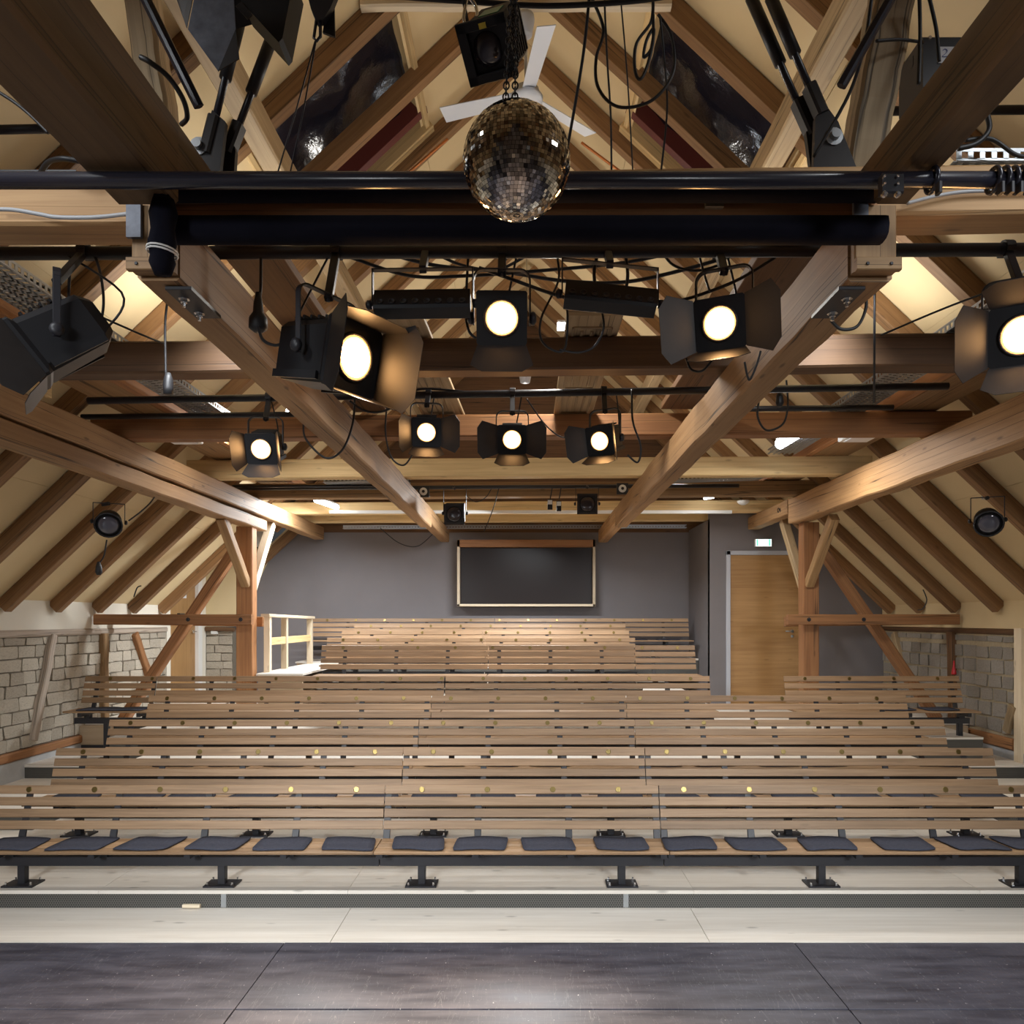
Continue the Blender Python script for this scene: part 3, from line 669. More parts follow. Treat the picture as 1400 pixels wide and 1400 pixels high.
# ------------------------------------------------------------------ benches
ORD = ['first', 'second', 'third', 'fourth', 'fifth', 'sixth', 'seventh', 'eighth', 'ninth', 'last']
MC = {}
def cached(key, fn, mat, smooth=False):
    if key not in MC:
        me = fn().mesh(key[0], smooth); me.materials.append(M[mat]); MC[key] = me
    return MC[key]
def part(name, me, parent, loc):
    o = bpy.data.objects.new(name, me); COL.objects.link(o); o.parent = parent; o.location = loc; return o
TILT = R(16)
def disc_mesh():
    return MB().lathe((0, 0, 0), (0, -math.cos(TILT), math.sin(TILT)), [(0, 0.0235), (0.003, 0.0235), (0.004, 0.021)], 14)
def leg_mesh(z0):
    m = MB(); m.box((-0.03, -0.03, z0 + 0.014), (0.03, 0.03, 0.16), 0.004, 2); return m
def plate_mesh():
    m = MB(); m.box((-0.125, -0.085, 0), (0.125, 0.085, 0.014), 0.002); return m
def bolt_mesh():
    return MB().lathe((0, 0, 0.014), (0, 0, 1), [(0, 0.014), (0.006, 0.014), (0.007, 0.008), (0.024, 0.008)], 6)
def bracket_mesh():
    m = MB()
    m.beam((0, -0.42, 0.290), (0, -0.115, 0.300), 0.05, 0.05, (0, 0, 1), 0.004)
    m.beam((0, -0.118, 0.285), (0, -0.083, 0.40), 0.056, 0.022, (0, -1, 0), 0.003)
    m.beam((0, -0.092, 0.37), (0, 0.024, 0.748), 0.056, 0.014, (0, -1, 0), 0.003)
    m.box((-0.035, -0.255, 0.232), (0.035, -0.185, 0.275), 0.003)
    return m
def bench(row, xa, xb, discs, label, legs=None, ends=None):
    D, zp = ROW_D[row], PZ[row]; L = xb - xa - 0.008; xc = (xa + xb) / 2
    b = thing('bench', (xc, D - 0.22, zp), label, 'bench', f'slatted benches of the {ORD[row]} row')
    oy = 0.22
    for k in range(4):
        t_ = 0.0955 * k
        me = cached(('backrest_slat', round(L, 3)), lambda: MB().beam((-L / 2, 0, 0), (L / 2, 0, 0), 0.018, 0.0705, (0, math.sin(TILT), math.cos(TILT)), 0.005), 'oak')
        part('backrest_slat', me, b, (0, oy - t_ * math.sin(TILT), 0.72 - t_ * math.cos(TILT)))
    for k in range(3):
        me = cached(('seat_slat', round(L, 3)), lambda: MB().beam((-L / 2, 0, 0), (L / 2, 0, 0), 0.117, 0.022, (0, 0, 1), 0.004), 'oak')
        part('seat_slat', me, b, (0, oy - 0.185 - 0.126 * k, 0.336))
    me = cached(('seat_beam', round(L, 3)), lambda: MB().beam((-L / 2, 0, 0), (L / 2, 0, 0), 0.06, 0.075, (0, 0, 1), 0.004), 'black')
    part('seat_beam', me, b, (0, 0, 0.195))
    x = -4.18 - 0.755 * 3
    while x < xb:
        if x > xa - 0.02:
            xx = min(max(x, xa + 0.03), xb - 0.03)
            part('bracket', cached(('bracket',), bracket_mesh, 'black'), b, (xx - xc, oy, 0))
        x += 0.755
    ls = legs
    if ls is None:
        ls = []; x = -4.09 - 1.62 * 2
        while x < xb:
            if x > xa + 0.1 and x < xb - 0.1: ls.append((x, 0.0))
            x += 1.62
        if not ls: ls = [(xc, 0.0)]
    for (x, z0) in ls:
        lg = part('leg', cached(('leg', round(z0, 2)), lambda: leg_mesh(z0), 'black'), b, (x - xc, 0, 0))
        pp = part('base_plate', cached(('base_plate',), plate_mesh, 'black'), lg, (0, 0, z0))
        if row < 2:
            for sx in (-0.1, 0.1):
                for sy in (-0.06, 0.06):
                    q = part('bolt', cached(('bolt',), bolt_mesh, 'bright_steel'), lg, (sx, sy, z0))
    for x in discs:
        if xa < x < xb:
            part('number_disc', cached(('number_disc',), disc_mesh, 'brass'), b, (x - xc, oy - 0.0095 * math.cos(TILT), 0.72 + 0.0095 * math.sin(TILT)))
    return b
def rng(a, p, n): return [a + p * k for k in range(n)]
d16 = rng(-4.18, 0.55, 16)
for r, splits in ((0, (-4.49, -1.19, 1.11, 4.44)), (1, (-4.44, -1.163, 1.113, 4.40)), (2, (-4.41, -1.136, 1.14, 4.41)), (3, (-4.40, -1.107, 1.158, 4.42))):
    for k, nm in enumerate(('left', 'middle', 'right')):
        bench(r, splits[k], splits[k + 1], d16, f'{nm} slatted oak bench of the {ORD[r]} row from the stage')
LOW = 0.475 - PZ[4]
bench(4, -5.86, -4.91, [-5.52, -4.965], 'short oak bench by the left block wall, end of the fifth row', [(-5.45, LOW)])
bench(4, -4.90, -1.09, rng(-4.42, 0.549, 7), 'left oak bench of the fifth row before the left post')
bench(4, -1.08, 2.43, rng(-0.575, 0.55, 6), 'right oak bench of the fifth row ending at the door aisle')
bench(4, 3.41, 5.74, [3.69, 4.28, 4.87, 5.45], 'separate oak bench before the right post and grey block wall', [(3.9, 0), (5.62, LOW)])
d6 = rng(-2.70, 0.55, 10)
bench(5, -3.02, -0.565, d6, 'left oak bench of the sixth row, lowest of the rear block')
bench(5, -0.56, 1.585, d6, 'middle oak bench of the sixth row, lowest of the rear block')
bench(5, 1.59, 2.48, [1.70, 2.22], 'short oak bench at the right end of the sixth row')
for r, xa, xs_, xb, d0 in ((6, -3.18, -0.66, 1.73, -2.92), (7, -3.19, -0.757, 1.77, -2.90), (8, -3.17, -0.67, 1.82, -2.86), (9, -4.12, -0.617, 3.10, -3.82)):
    ds = rng(d0, 0.55, 13)
    bench(r, xa, xs_, ds, f'left oak bench of the {ORD[r]} row in the rear block')
    bench(r, xs_ + 0.005, xb, ds, f'right oak bench of the {ORD[r]} row in the rear block')
# felt cushions
def cushion(row, x, label, group, wob):
    D = ROW_D[row]; z = PZ[row] + 0.349
    w_, l_ = 0.415, 0.33; n = 6
    m = MB(); vs = []; top = []
    for i in range(n + 1):
        for j in range(n + 1):
            u, v_ = i / n - 0.5, j / n - 0.5
            e = 1 - 0.05 * (abs(u) > 0.49) * (abs(v_) > 0.49)
            vs.append((u * w_ * e + wob[0] * v_ * 0.06, v_ * l_ * e + 0.01 * math.sin(u * 5 + wob[1]), 0.010 + (0.008 + 0.006 * math.sin(u * 7 + wob[1]) * abs(v_)) * (1.0 if (i in (0, n) or j in (0, n)) else 0.35) * abs(wob[2])))
    k = (n + 1) ** 2
    vs += [(p[0], p[1], p[2] - 0.010) for p in vs]
    fs = [[i * (n + 1) + j, (i + 1) * (n + 1) + j, (i + 1) * (n + 1) + j + 1, i * (n + 1) + j + 1] for i in range(n) for j in range(n)]
    fs += [[k + q for q in f][::-1] for f in fs]
    rim = [(i, 0) for i in range(n)] + [(n, j) for j in range(n)] + [(n - i, n) for i in range(n)] + [(0, n - j) for j in range(n)]
    id_ = [a * (n + 1) + b for a, b in rim]
    fs += [[id_[(q + 1) % len(id_)], id_[q], k + id_[q], k + id_[(q + 1) % len(id_)]] for q in range(len(id_))]
    m.add(vs, fs)
    me = m.mesh('seat_cushion', True); me.materials.append(M['felt'])
    o = bpy.data.objects.new('seat_cushion', me); COL.objects.link(o); o.location = (x, D - 0.305, z)
    o.rotation_euler = (0, 0, wob[0] * 0.05); tag(o, label, 'cushion', group)
    return o
cu = [-4.09, -3.55, -3.01, -2.47, -1.95, -1.42, -0.865, -0.365, 0.17, 0.755, 1.30, 1.83, 2.40, 3.01, 3.56, 4.02]
OW = ['first', 'second', 'third', 'fourth', 'fifth', 'sixth', 'seventh', 'eighth', 'ninth', 'tenth', 'eleventh', 'twelfth', 'thirteenth', 'fourteenth', 'fifteenth', 'sixteenth']
for i, x in enumerate(cu):
    cushion(0, x, f'dark felt cushion on the front bench row, {OW[i]} from the left', 'felt cushions on the front row', (rnd.uniform(-1, 1), rnd.uniform(0, 6), rnd.uniform(0.3, 1.0)))
for r in (1, 2):
    for i in range(16):
        if r == 2 and i in (0, 5, 9, 14): continue
        cushion(r, -4.12 + 0.55 * i + rnd.uniform(-0.05, 0.05), f'dark felt cushion on the {ORD[r]} bench row seen through the slats, {OW[i]} from the left', f'felt cushions on the {ORD[r]} row', (rnd.uniform(-1, 1), rnd.uniform(0, 6), rnd.uniform(0.2, 0.8)))
for x, lb in ((-5.5, 'outer dark cushion on the short bench by the left block wall'), (-5.1, 'inner dark cushion on the short bench by the left block wall'),
              (4.75, 'left dark cushion on the bench by the right block wall'), (5.3, 'right dark cushion on the bench by the right block wall')):
    cushion(4, x, lb, 'cushions on the side benches', (0.2, x, 0.6))
for i, x in enumerate((2.05, 2.65)):
    cushion(9, x, ('left' if i == 0 else 'right') + ' dark cushion at the right end of the last bench row', 'cushions on the last row', (0.1, x, 0.6))
# railing on the landing
rg = thing('railing', (-3.87, 12.4, 1.5), 'pale spruce railing on the raised landing at left', 'railing')
for y in (11.26, 12.05, 13.45):
    MB().beam((-3.87, y, 1.5), (-3.87, y, 2.33), 0.09, 0.09, (0, 1, 0), 0.004).build('post', 'white_wood', rg)
MB().beam((-3.87, 11.15, 2.35), (-3.87, 13.55, 2.32), 0.13, 0.045, (0, 0, 1), 0.004).build('handrail', 'white_wood', rg)
MB().beam((-3.86, 11.3, 1.96), (-3.86, 13.45, 1.96), 0.04, 0.11, (0, 0, 1), 0.004).build('middle_rail', 'pale', rg)

# ------------------------------------------------------------------ back wall fittings
wn = thing('window_3', (0, 14.72, CH + 0.2), 'dark control room window in a pale frame on the grey back wall', 'window', kind='structure')
wx0, wx1, wz0, wz1 = (625 - CU) * 14.68 / FPX, (814 - CU) * 14.68 / FPX, CH + 17 * 14.68 / FPX, CH + 108 * 14.68 / FPX
for (a, b, ax) in (((wx0, 14.66, wz0), (wx0 + 0.05, DB, wz1), 2), ((wx1 - 0.05, 14.66, wz0), (wx1, DB, wz1), 2), ((wx0, 14.66, wz0), (wx1, DB, wz0 + 0.045), 0)):
    MB().box(a, b, 0.003, ax).build('window_frame', 'white_wood', wn)
MB().box((wx0, 14.66, wz1 - 0.14), (wx1, DB, wz1), 0.003, 0).build('window_head', 'old_red', wn)
MB().box((wx0 + 0.05, 14.80, wz0 + 0.045), (wx1 - 0.05, 14.83, wz1 - 0.14)).build('window_pane', 'glass', wn)
MB().box((wx0 + 0.02, 14.9, wz0 + 0.02), (wx1 - 0.02, DB, wz1 - 0.05)).build('window_back', 'black', wn)
es = thing('exit_sign', P(1043, 747, DD - 0.05), 'lit green and white exit sign above the oak door', 'sign')
a, b = P(1032, 747.5, DD - 0.03), P(1054.5, 737, DD - 0.03)
MB().box((a.x, DD - 0.06, a.z), (b.x, DD, b.z), 0.008).build('sign_housing', 'white_plastic', es)
MB().box((a.x + 0.01, DD - 0.066, a.z + 0.008), (b.x - 0.01, DD - 0.06, b.z - 0.008)).build('sign_face', 'exit_white', es)
ww = b.x - a.x
for f0, f1 in ((0.06, 0.17), (0.80, 0.92), (0.47, 0.49)):
    MB().box((a.x + ww * f0, DD - 0.068, a.z + 0.012), (a.x + ww * f1, DD - 0.066, b.z - 0.012)).build('green_field', 'exit_green', es)
al = P(1029, 712, DD)
single(MB().lathe((al.x, DD, al.z), (0, -1, 0), [(0, 0.055), (0.03, 0.055), (0.06, 0.045), (0.08, 0.025)], 14), 'alarm_sounder', 'red', 'small red alarm sounder beside the short purlin end', 'alarm', smooth=True)
sd = P(1016, 688, 12.4)
single(MB().lathe(sd + Vector((0, 0, 0.04)), (0, 0, -1), [(0, 0.10), (0.02, 0.10), (0.05, 0.07), (0.07, 0.03)], 14), 'smoke_detector', 'white_plastic', 'white smoke detector under the rear loft boards at right', 'detector', smooth=True)
rt = P(1303, 922, 10.95)
single(MB().lathe((6.21, rt.y, rt.z), (0, 0, 1), [(0, 0.034), (0.02, 0.034), (0.12, 0.014), (0.20, 0.010)], 10), 'red_cone', 'red', 'small red cone on the right wall timber', 'cone', smooth=True)  # solid red cone, gives no light

# ------------------------------------------------------------------ pipes, trays, rods
def pipe(u0, v0, u1, v1, D0, D1, r, label, mat='black', name='lighting_pipe'):
    return single(MB().tube([P(u0, v0, D0), P(u1, v1, D1)], r, 14), name, mat, label, 'pipe', smooth=True)
pipe(-330, 348, 1760, 340, 3.83, 3.75, 0.032, 'full width black lighting pipe carrying the big lamps')
pipe(121, 548, 1296, 528, 6.3, 6.1, 0.030, 'black lighting pipe carrying the four small lit lamps')
pipe(112, 570, 402, 566.5, 7.15, 7.08, 0.026, 'left thin black pipe along the reddish cross beam')
pipe(1015, 559, 1221, 557, 6.98, 6.95, 0.026, 'right thin black pipe along the reddish cross beam')
pipe(318, 668, 1010, 664, 10.9, 10.8, 0.028, 'rear black pipe carrying the two small lamps', 'black')
pipe(318, 668 - 3, 560, 667 - 3, 10.6, 10.6, 0.018, 'thin dark conduit beside the left post top')
# near curtain rail with runners
rail = pipe(-480, 247, 1920, 246, 2.75, 2.73, 0.029, 'thick glossy black curtain rail crossing the whole picture', 'black_gloss', 'curtain_rail')
rc = thing('rail_coupling', P(1217, 250, 2.69), 'bolted black coupling on the curtain rail at right', 'coupling')
a, b = P(1203, 268, 2.69), P(1232, 240, 2.69)
MB().box((a.x, 2.67, a.z), (b.x, 2.705, b.z), 0.006).build('coupling_plate', 'black', rc)
for u in (1208, 1226):
    for v, r_ in ((267, 0.011), (253, 0.005), (243, 0.005)):
        MB().lathe(P(u, v, 2.67), (0, -1, 0), [(0, r_), (0.012, r_), (0.016, r_ * 0.5)], 8).build('bolt', 'bright_steel', rc)
for i, u in enumerate((1274, 1358, 1371, 1383, 1393)):
    rn = thing('curtain_runner', P(u, 256, 2.74), ['single black curtain runner apart from the others', 'first runner of the bunched black group on the rail', 'second runner of the bunched black group on the rail', 'third runner of the bunched black group on the rail', 'last runner of the bunched black group on the rail'][i], 'runner', 'curtain runners on the black rail')
    c = P(u, 246.5, 2.74); m = MB()
    pts = [c + Vector((0, 0.041 * math.cos(q), 0.041 * math.sin(q))) for q in [2 * math.pi * k / 16 for k in range(17)]]
    m.tube(pts, 0.009, 6); m.build('ring', 'black_gloss', rn, True)
    MB().box((c.x - 0.007, 2.68, c.z - 0.075), (c.x + 0.007, 2.71, c.z - 0.036), 0.003, 2).build('hook', 'black', rn)
# rolled curtain
def roll(v0, v1, D, u0, u1, label, wav=0.006, name='rolled_curtain'):
    m = MB(); n = 40; k = 12; vs = []
    for i in range(n + 1):
        u = u0 + (u1 - u0) * i / n
        t0 = P(u, v0, D); t1 = P(u, v1, D); c = (t0 + t1) / 2; hz = (t0.z - t1.z) / 2
        for j in range(k):
            q = 2 * math.pi * j / k
            rr = 1 + rnd.uniform(-wav, wav) * 6
            vs.append(c + Vector((0, 0.06 * math.cos(q) * rr, hz * math.copysign(abs(math.sin(q)) ** 0.6, math.sin(q)) * (1 + rnd.uniform(-wav, wav)))))
    fs = [[i * k + j, i * k + (j + 1) % k, (i + 1) * k + (j + 1) % k, (i + 1) * k + j] for i in range(n) for j in range(k)]
    fs += [list(range(k))[::-1], [n * k + j for j in range(k)]]
    m.add(vs, fs); return single(m, name, 'cloth', label, 'curtain', smooth=True)
roll(238, 274, 3.16, 203, 1206, 'upper black cloth strip on the beam below the rail')
roll(298, 332, 3.05, 215, 1207, 'lower rolled black curtain under the orange pine beam')
sv = thing('screen_beam', P(700, 286, 3.25), 'brown timber showing between the two black cloth strips', 'beam')
a, b = P(205, 300, 3.24), P(1200, 268, 3.24)
MB().box((a.x, 3.24, a.z), (b.x, 3.33, b.z), 0.01).build('timber', 'old_red', sv)
a, b = P(964, 284, 3.225), P(989, 256, 3.225)
MB().box((a.x, 3.215, a.z), (b.x, 3.24, b.z)).build('patch', 'grey_timber', sv)
sb = thing('curtain_end', P(222, 345, 3.0), 'bunched black cloth bound with pale cord at the left curtain end', 'curtain')
m = MB(); c0 = P(222, 270, 2.93); c1 = P(222, 350, 2.93)
prof = [(0, 0.035), (0.06, 0.05), (0.12, 0.042), (0.18, 0.052), (0.225, 0.045), (0.25, 0.05), (0.30, 0.03)]
m.lathe(c0, (0, 0, -1), prof, 14); m.v = [p + Vector((rnd.uniform(-0.006, 0.006), rnd.uniform(-0.006, 0.006), 0)) for p in m.v]
m.build('cloth', 'cloth', sb, True)
m = MB()
for dz in (0.205, 0.217): m.tube([c0 + Vector((0.055 * math.cos(q), 0.055 * math.sin(q), -dz - 0.006 * math.cos(q))) for q in [2 * math.pi * k / 16 for k in range(17)]], 0.004, 5)
m.build('cord', 'white_plastic', sb, True)
# cable trays
def tray(pts, width, label, along, name='cable_tray', bundle=True, step=0.055, mat='steel'):
    a, b = Vector(pts[0]), Vector(pts[1]); d = (b - a); L = d.length; d.normalize(); s = d.cross(Vector((0, 0, 1))).normalized()
    tr = thing(name, (a + b) / 2, label, 'cable tray')
    for k in (-1, 1):
        m = MB(); o = s * (k * width / 2)       # side rail made of two flanges and webs, slots open between
        m.beam(a + o + Vector((0, 0, 0.006)), b + o + Vector((0, 0, 0.006)), 0.004, 0.018, (0, 0, 1), 0)
        m.beam(a + o + Vector((0, 0, 0.054)), b + o + Vector((0, 0, 0.054)), 0.004, 0.016, (0, 0, 1), 0)
        n = int(L / step)
        for i in range(n): m.beam(a + o + d * (i * step) + Vector((0, 0, 0.03)), a + o + d * (i * step + step * 0.45) + Vector((0, 0, 0.03)), 0.004, 0.036, (0, 0, 1), 0)
        m.build('side_rail', mat, tr)
    m = MB()
    for q in range(6):
        o = s * (-width / 2 + width * q / 5); m.beam(a + o, b + o, 0.022, 0.003, (0, 0, 1), 0)
    for i in range(int(L / step)):
        for q in range(5):
            o = s * (-width / 2 + width * (q + 0.5) / 5); y = i * step + (q % 2) * step / 2
            m.beam(a + d * y + o - s * (width / 10), a + d * y + o + s * (width / 10), 0.03, 0.003, (0, 0, 1), 0)
    m.build('perforated_base', mat, tr, kind='stuff')
    if bundle:
        m = MB()
        for q in range(11):
            ph = rnd.uniform(0, 6); ox = rnd.uniform(-0.42, 0.42) * width; n = int(L / 0.35)
            m.tube([a + d * (L * i / n) + s * (ox + 0.025 * math.sin(i * 1.3 + ph)) + Vector((0, 0, 0.014 + rnd.uniform(0, 0.035))) for i in range(n + 1)], rnd.choice((0.006, 0.009)), 5)
        m.build('cable_bundle', 'rubber', tr, True, kind='stuff')
    return tr
tray([Q(-3.16, 3.7, 2.03), Q(-3.16, 9.3, 2.03)], 0.32, 'long perforated steel cable tray over the cross beams at left', 1)
tray([Q(3.14, 3.7, 2.03), Q(3.14, 9.3, 2.03)], 0.32, 'long perforated steel cable tray over the cross beams at right', 1)
tray([P(445, 661, 10.5), P(560, 659, 10.5)], 0.2, 'short perforated tray crossing left of the rear lamps', 0)
tray([P(905, 659, 10.4), P(1040, 655, 10.4)], 0.2, 'short perforated tray crossing right of the rear lamps', 0)
tray([P(470, 723, 14.3), P(938, 722, 14.3)], 0.1, 'slim perforated tray along the top of the grey back wall', 0, bundle=False)
tray([P(-40, 262, 3.6), P(116, 262, 3.6)], 0.14, 'perforated black tray behind the curtain rail at left', 0, bundle=False, mat='black')
tray([P(1296, 233, 3.6), P(1440, 233, 3.6)], 0.14, 'perforated steel tray behind the curtain rail at right', 0, bundle=False)
single(MB().box(P(450, 702, 12.62), P(1000, 698, 12.66), 0.004), 'cable_duct', 'white_plastic', 'long white cable duct on the pale rear cross beam', 'duct')
bezier_wire('grey_cable', 'grey cable clipped along the orange pine beam at left', [P(-10, 286, 3.33), P(20, 287, 3.33), P(55, 293, 3.33), P(80, 297, 3.33), P(130, 297, 3.33), P(178, 292, 3.33)], 0.009, 'greycable')
bezier_wire('grey_cable', 'grey cable drooping along the orange pine beam at right', [P(1240, 278, 3.3), P(1280, 268, 3.3), P(1320, 262, 3.3), P(1370, 261, 3.3), P(1410, 261, 3.3)], 0.008, 'greycable')
# steel tie rods with turnbuckles
for sx, nm in ((-1, 'left'), (1, 'right')):
    rods = [((283, 208), (335, 0)), ((313, 208), (376, 40))] if sx < 0 else [((1122, 155), (1050, -12)), ((1109, 182), (1022, -14))]
    bk = thing('rod_bracket', P(292 if sx < 0 else 1135, 232, 3.3), f'dark steel bracket for the tie rods above the {nm} end of the curtain', 'bracket')
    if sx < 0: poly = [(262, 236), (290, 150), (308, 166), (300, 236)]; poly2 = [(292, 236), (300, 200), (318, 190), (322, 206), (320, 236)]
    else: poly = [(1112, 236), (1115, 160), (1128, 142), (1146, 166), (1174, 236)]; poly2 = [(1108, 225), (1102, 180), (1116, 172), (1126, 236)]
    MB().prism([P(u, v, 3.36) for u, v in poly], (0, 0.03, 0)).build('gusset_plate', 'barn', bk)
    MB().prism([P(u, v, 3.44) for u, v in poly2], (0, 0.03, 0)).build('gusset_plate', 'barn', bk)
    MB().lathe(P(272 if sx < 0 else 1140, 200 if sx < 0 else 187, 3.36), (0, -1, 0), [(0, 0.04), (0.006, 0.04), (0.007, 0.022), (0.03, 0.02)], 12).build('bolt', 'steel', bk)
    for i, ((u0, v0), (u1, v1)) in enumerate(rods):
        D = 3.38 if i == 0 else 3.46
        a, b = P(u0, v0, D), P(u1, v1, D); d = b - a
        rd = thing('tie_rod', a, f'{"front" if i == 0 else "rear"} black tie rod with turnbuckle above the {nm} curtain end', 'rod')
        MB().tube([a, a + d * 1.4], 0.016, 10).build('rod', 'black_gloss', rd, True)
        MB().tube([a + d * 0.48, a + d * 0.95], 0.027, 10).build('turnbuckle', 'black', rd, True)
        MB().beam(a - d * 0.02, a + d * 0.22, 0.05, 0.07, (0, 1, 0), 0.01).build('clevis', 'barn', rd)
timber('grip_pole', P(272, 146, 3.0), P(190, -20, 2.85), 0.036, 0.036, 'black_gloss', 'glossy black pole slanting beside the left tie rods', seg=1, ch=0.014, jit=0, cat='pole')
timber('grip_pole', P(1150, 118, 3.0), P(1222, -10, 2.9), 0.036, 0.036, 'black_gloss', 'glossy black pole slanting beside the right tie rods', seg=1, ch=0.014, jit=0, cat='pole')
pipe(-40, 178, 72, 176, 3.9, 3.9, 0.022, 'short black pipe at the far left above the curtain rail')
pipe(1190, 152, 1420, 150, 3.9, 3.9, 0.022, 'short black pipe at the far right above the curtain rail')

# ------------------------------------------------------------------ lamps
def basis(aim):
    f = Vector(aim).normalized(); r = f.cross(Vector((0, 0, 1))).normalized(); u = r.cross(f)
    return f, r, u
SPOT = (1.0, 0.72, 0.42)
def yoke_clamp(root, c, r, W, top, pz, tilt_fwd=Vector((0, 0, 0)), knob=0.02, dpos=None):
    """U-shaped yoke from the sides of the head up to the clamp on the pipe"""
    a, b = c - r * W, c + r * W
    ta, tb = a + Vector((0, 0, top)), b + Vector((0, 0, top))
    m = MB()
    ci = 0.05
    for p, q in ((a - Vector((0, 0, 0.03)), ta - Vector((0, 0, ci))), (b - Vector((0, 0, 0.03)), tb - Vector((0, 0, ci)))): m.beam(p, q, 0.032, 0.008, r, 0.002)
    for k in (1, -1):
        e = ta if k == 1 else tb; pts = []
        for j in range(5):
            q = j / 4 * math.pi / 2
            pts.append(e + r * k * (ci - ci * math.cos(q)) + Vector((0, 0, -ci + ci * math.sin(q))))
        for p, q2 in zip(pts[:-1], pts[1:]): m.beam(p, q2, 0.032, 0.008, (q2 - p).cross(r.cross(Vector((0, 0, 1)))), 0.001)
    m.beam(ta + r * ci, tb - r * ci, 0.032, 0.008, (0, 0, 1), 0.002)
    m.build('yoke', 'black', root)
    top_c = (ta + tb) / 2
    m = MB(); pp = Vector((top_c.x, dpos.y, dpos.z)) if dpos is not None else top_c + Vector((0, 0, 0.1))
    m.beam(top_c + Vector((0, 0, -0.02)), pp + Vector((0, 0, 0.01)), 0.04, 0.03, (0, 1, 0), 0.003)
    ring = [pp + Vector((0, 0.042 * math.cos(q), 0.042 * math.sin(q))) for q in [math.pi * (-0.15 + 1.3 * k / 8) for k in range(9)]]
    for p, q in zip(ring[:-1], ring[1:]): m.beam(p, q, 0.012, 0.045, (1, 0, 0), 0.001)
    m.lathe(top_c + Vector((0, 0, -0.004)), (0, 0, -1), [(0, 0.016), (0.012, 0.016), (0.013, 0.008), (0.03, 0.008)], 8)
    m.build('clamp', 'black', root)
    for p, k in ((a, -1), (b, 1)):
        MB().lathe(p, r * k, [(0, 0.028), (0.012, 0.032), (0.024, 0.03), (0.032, 0.015)], 10).build('knob', 'black', root, True)

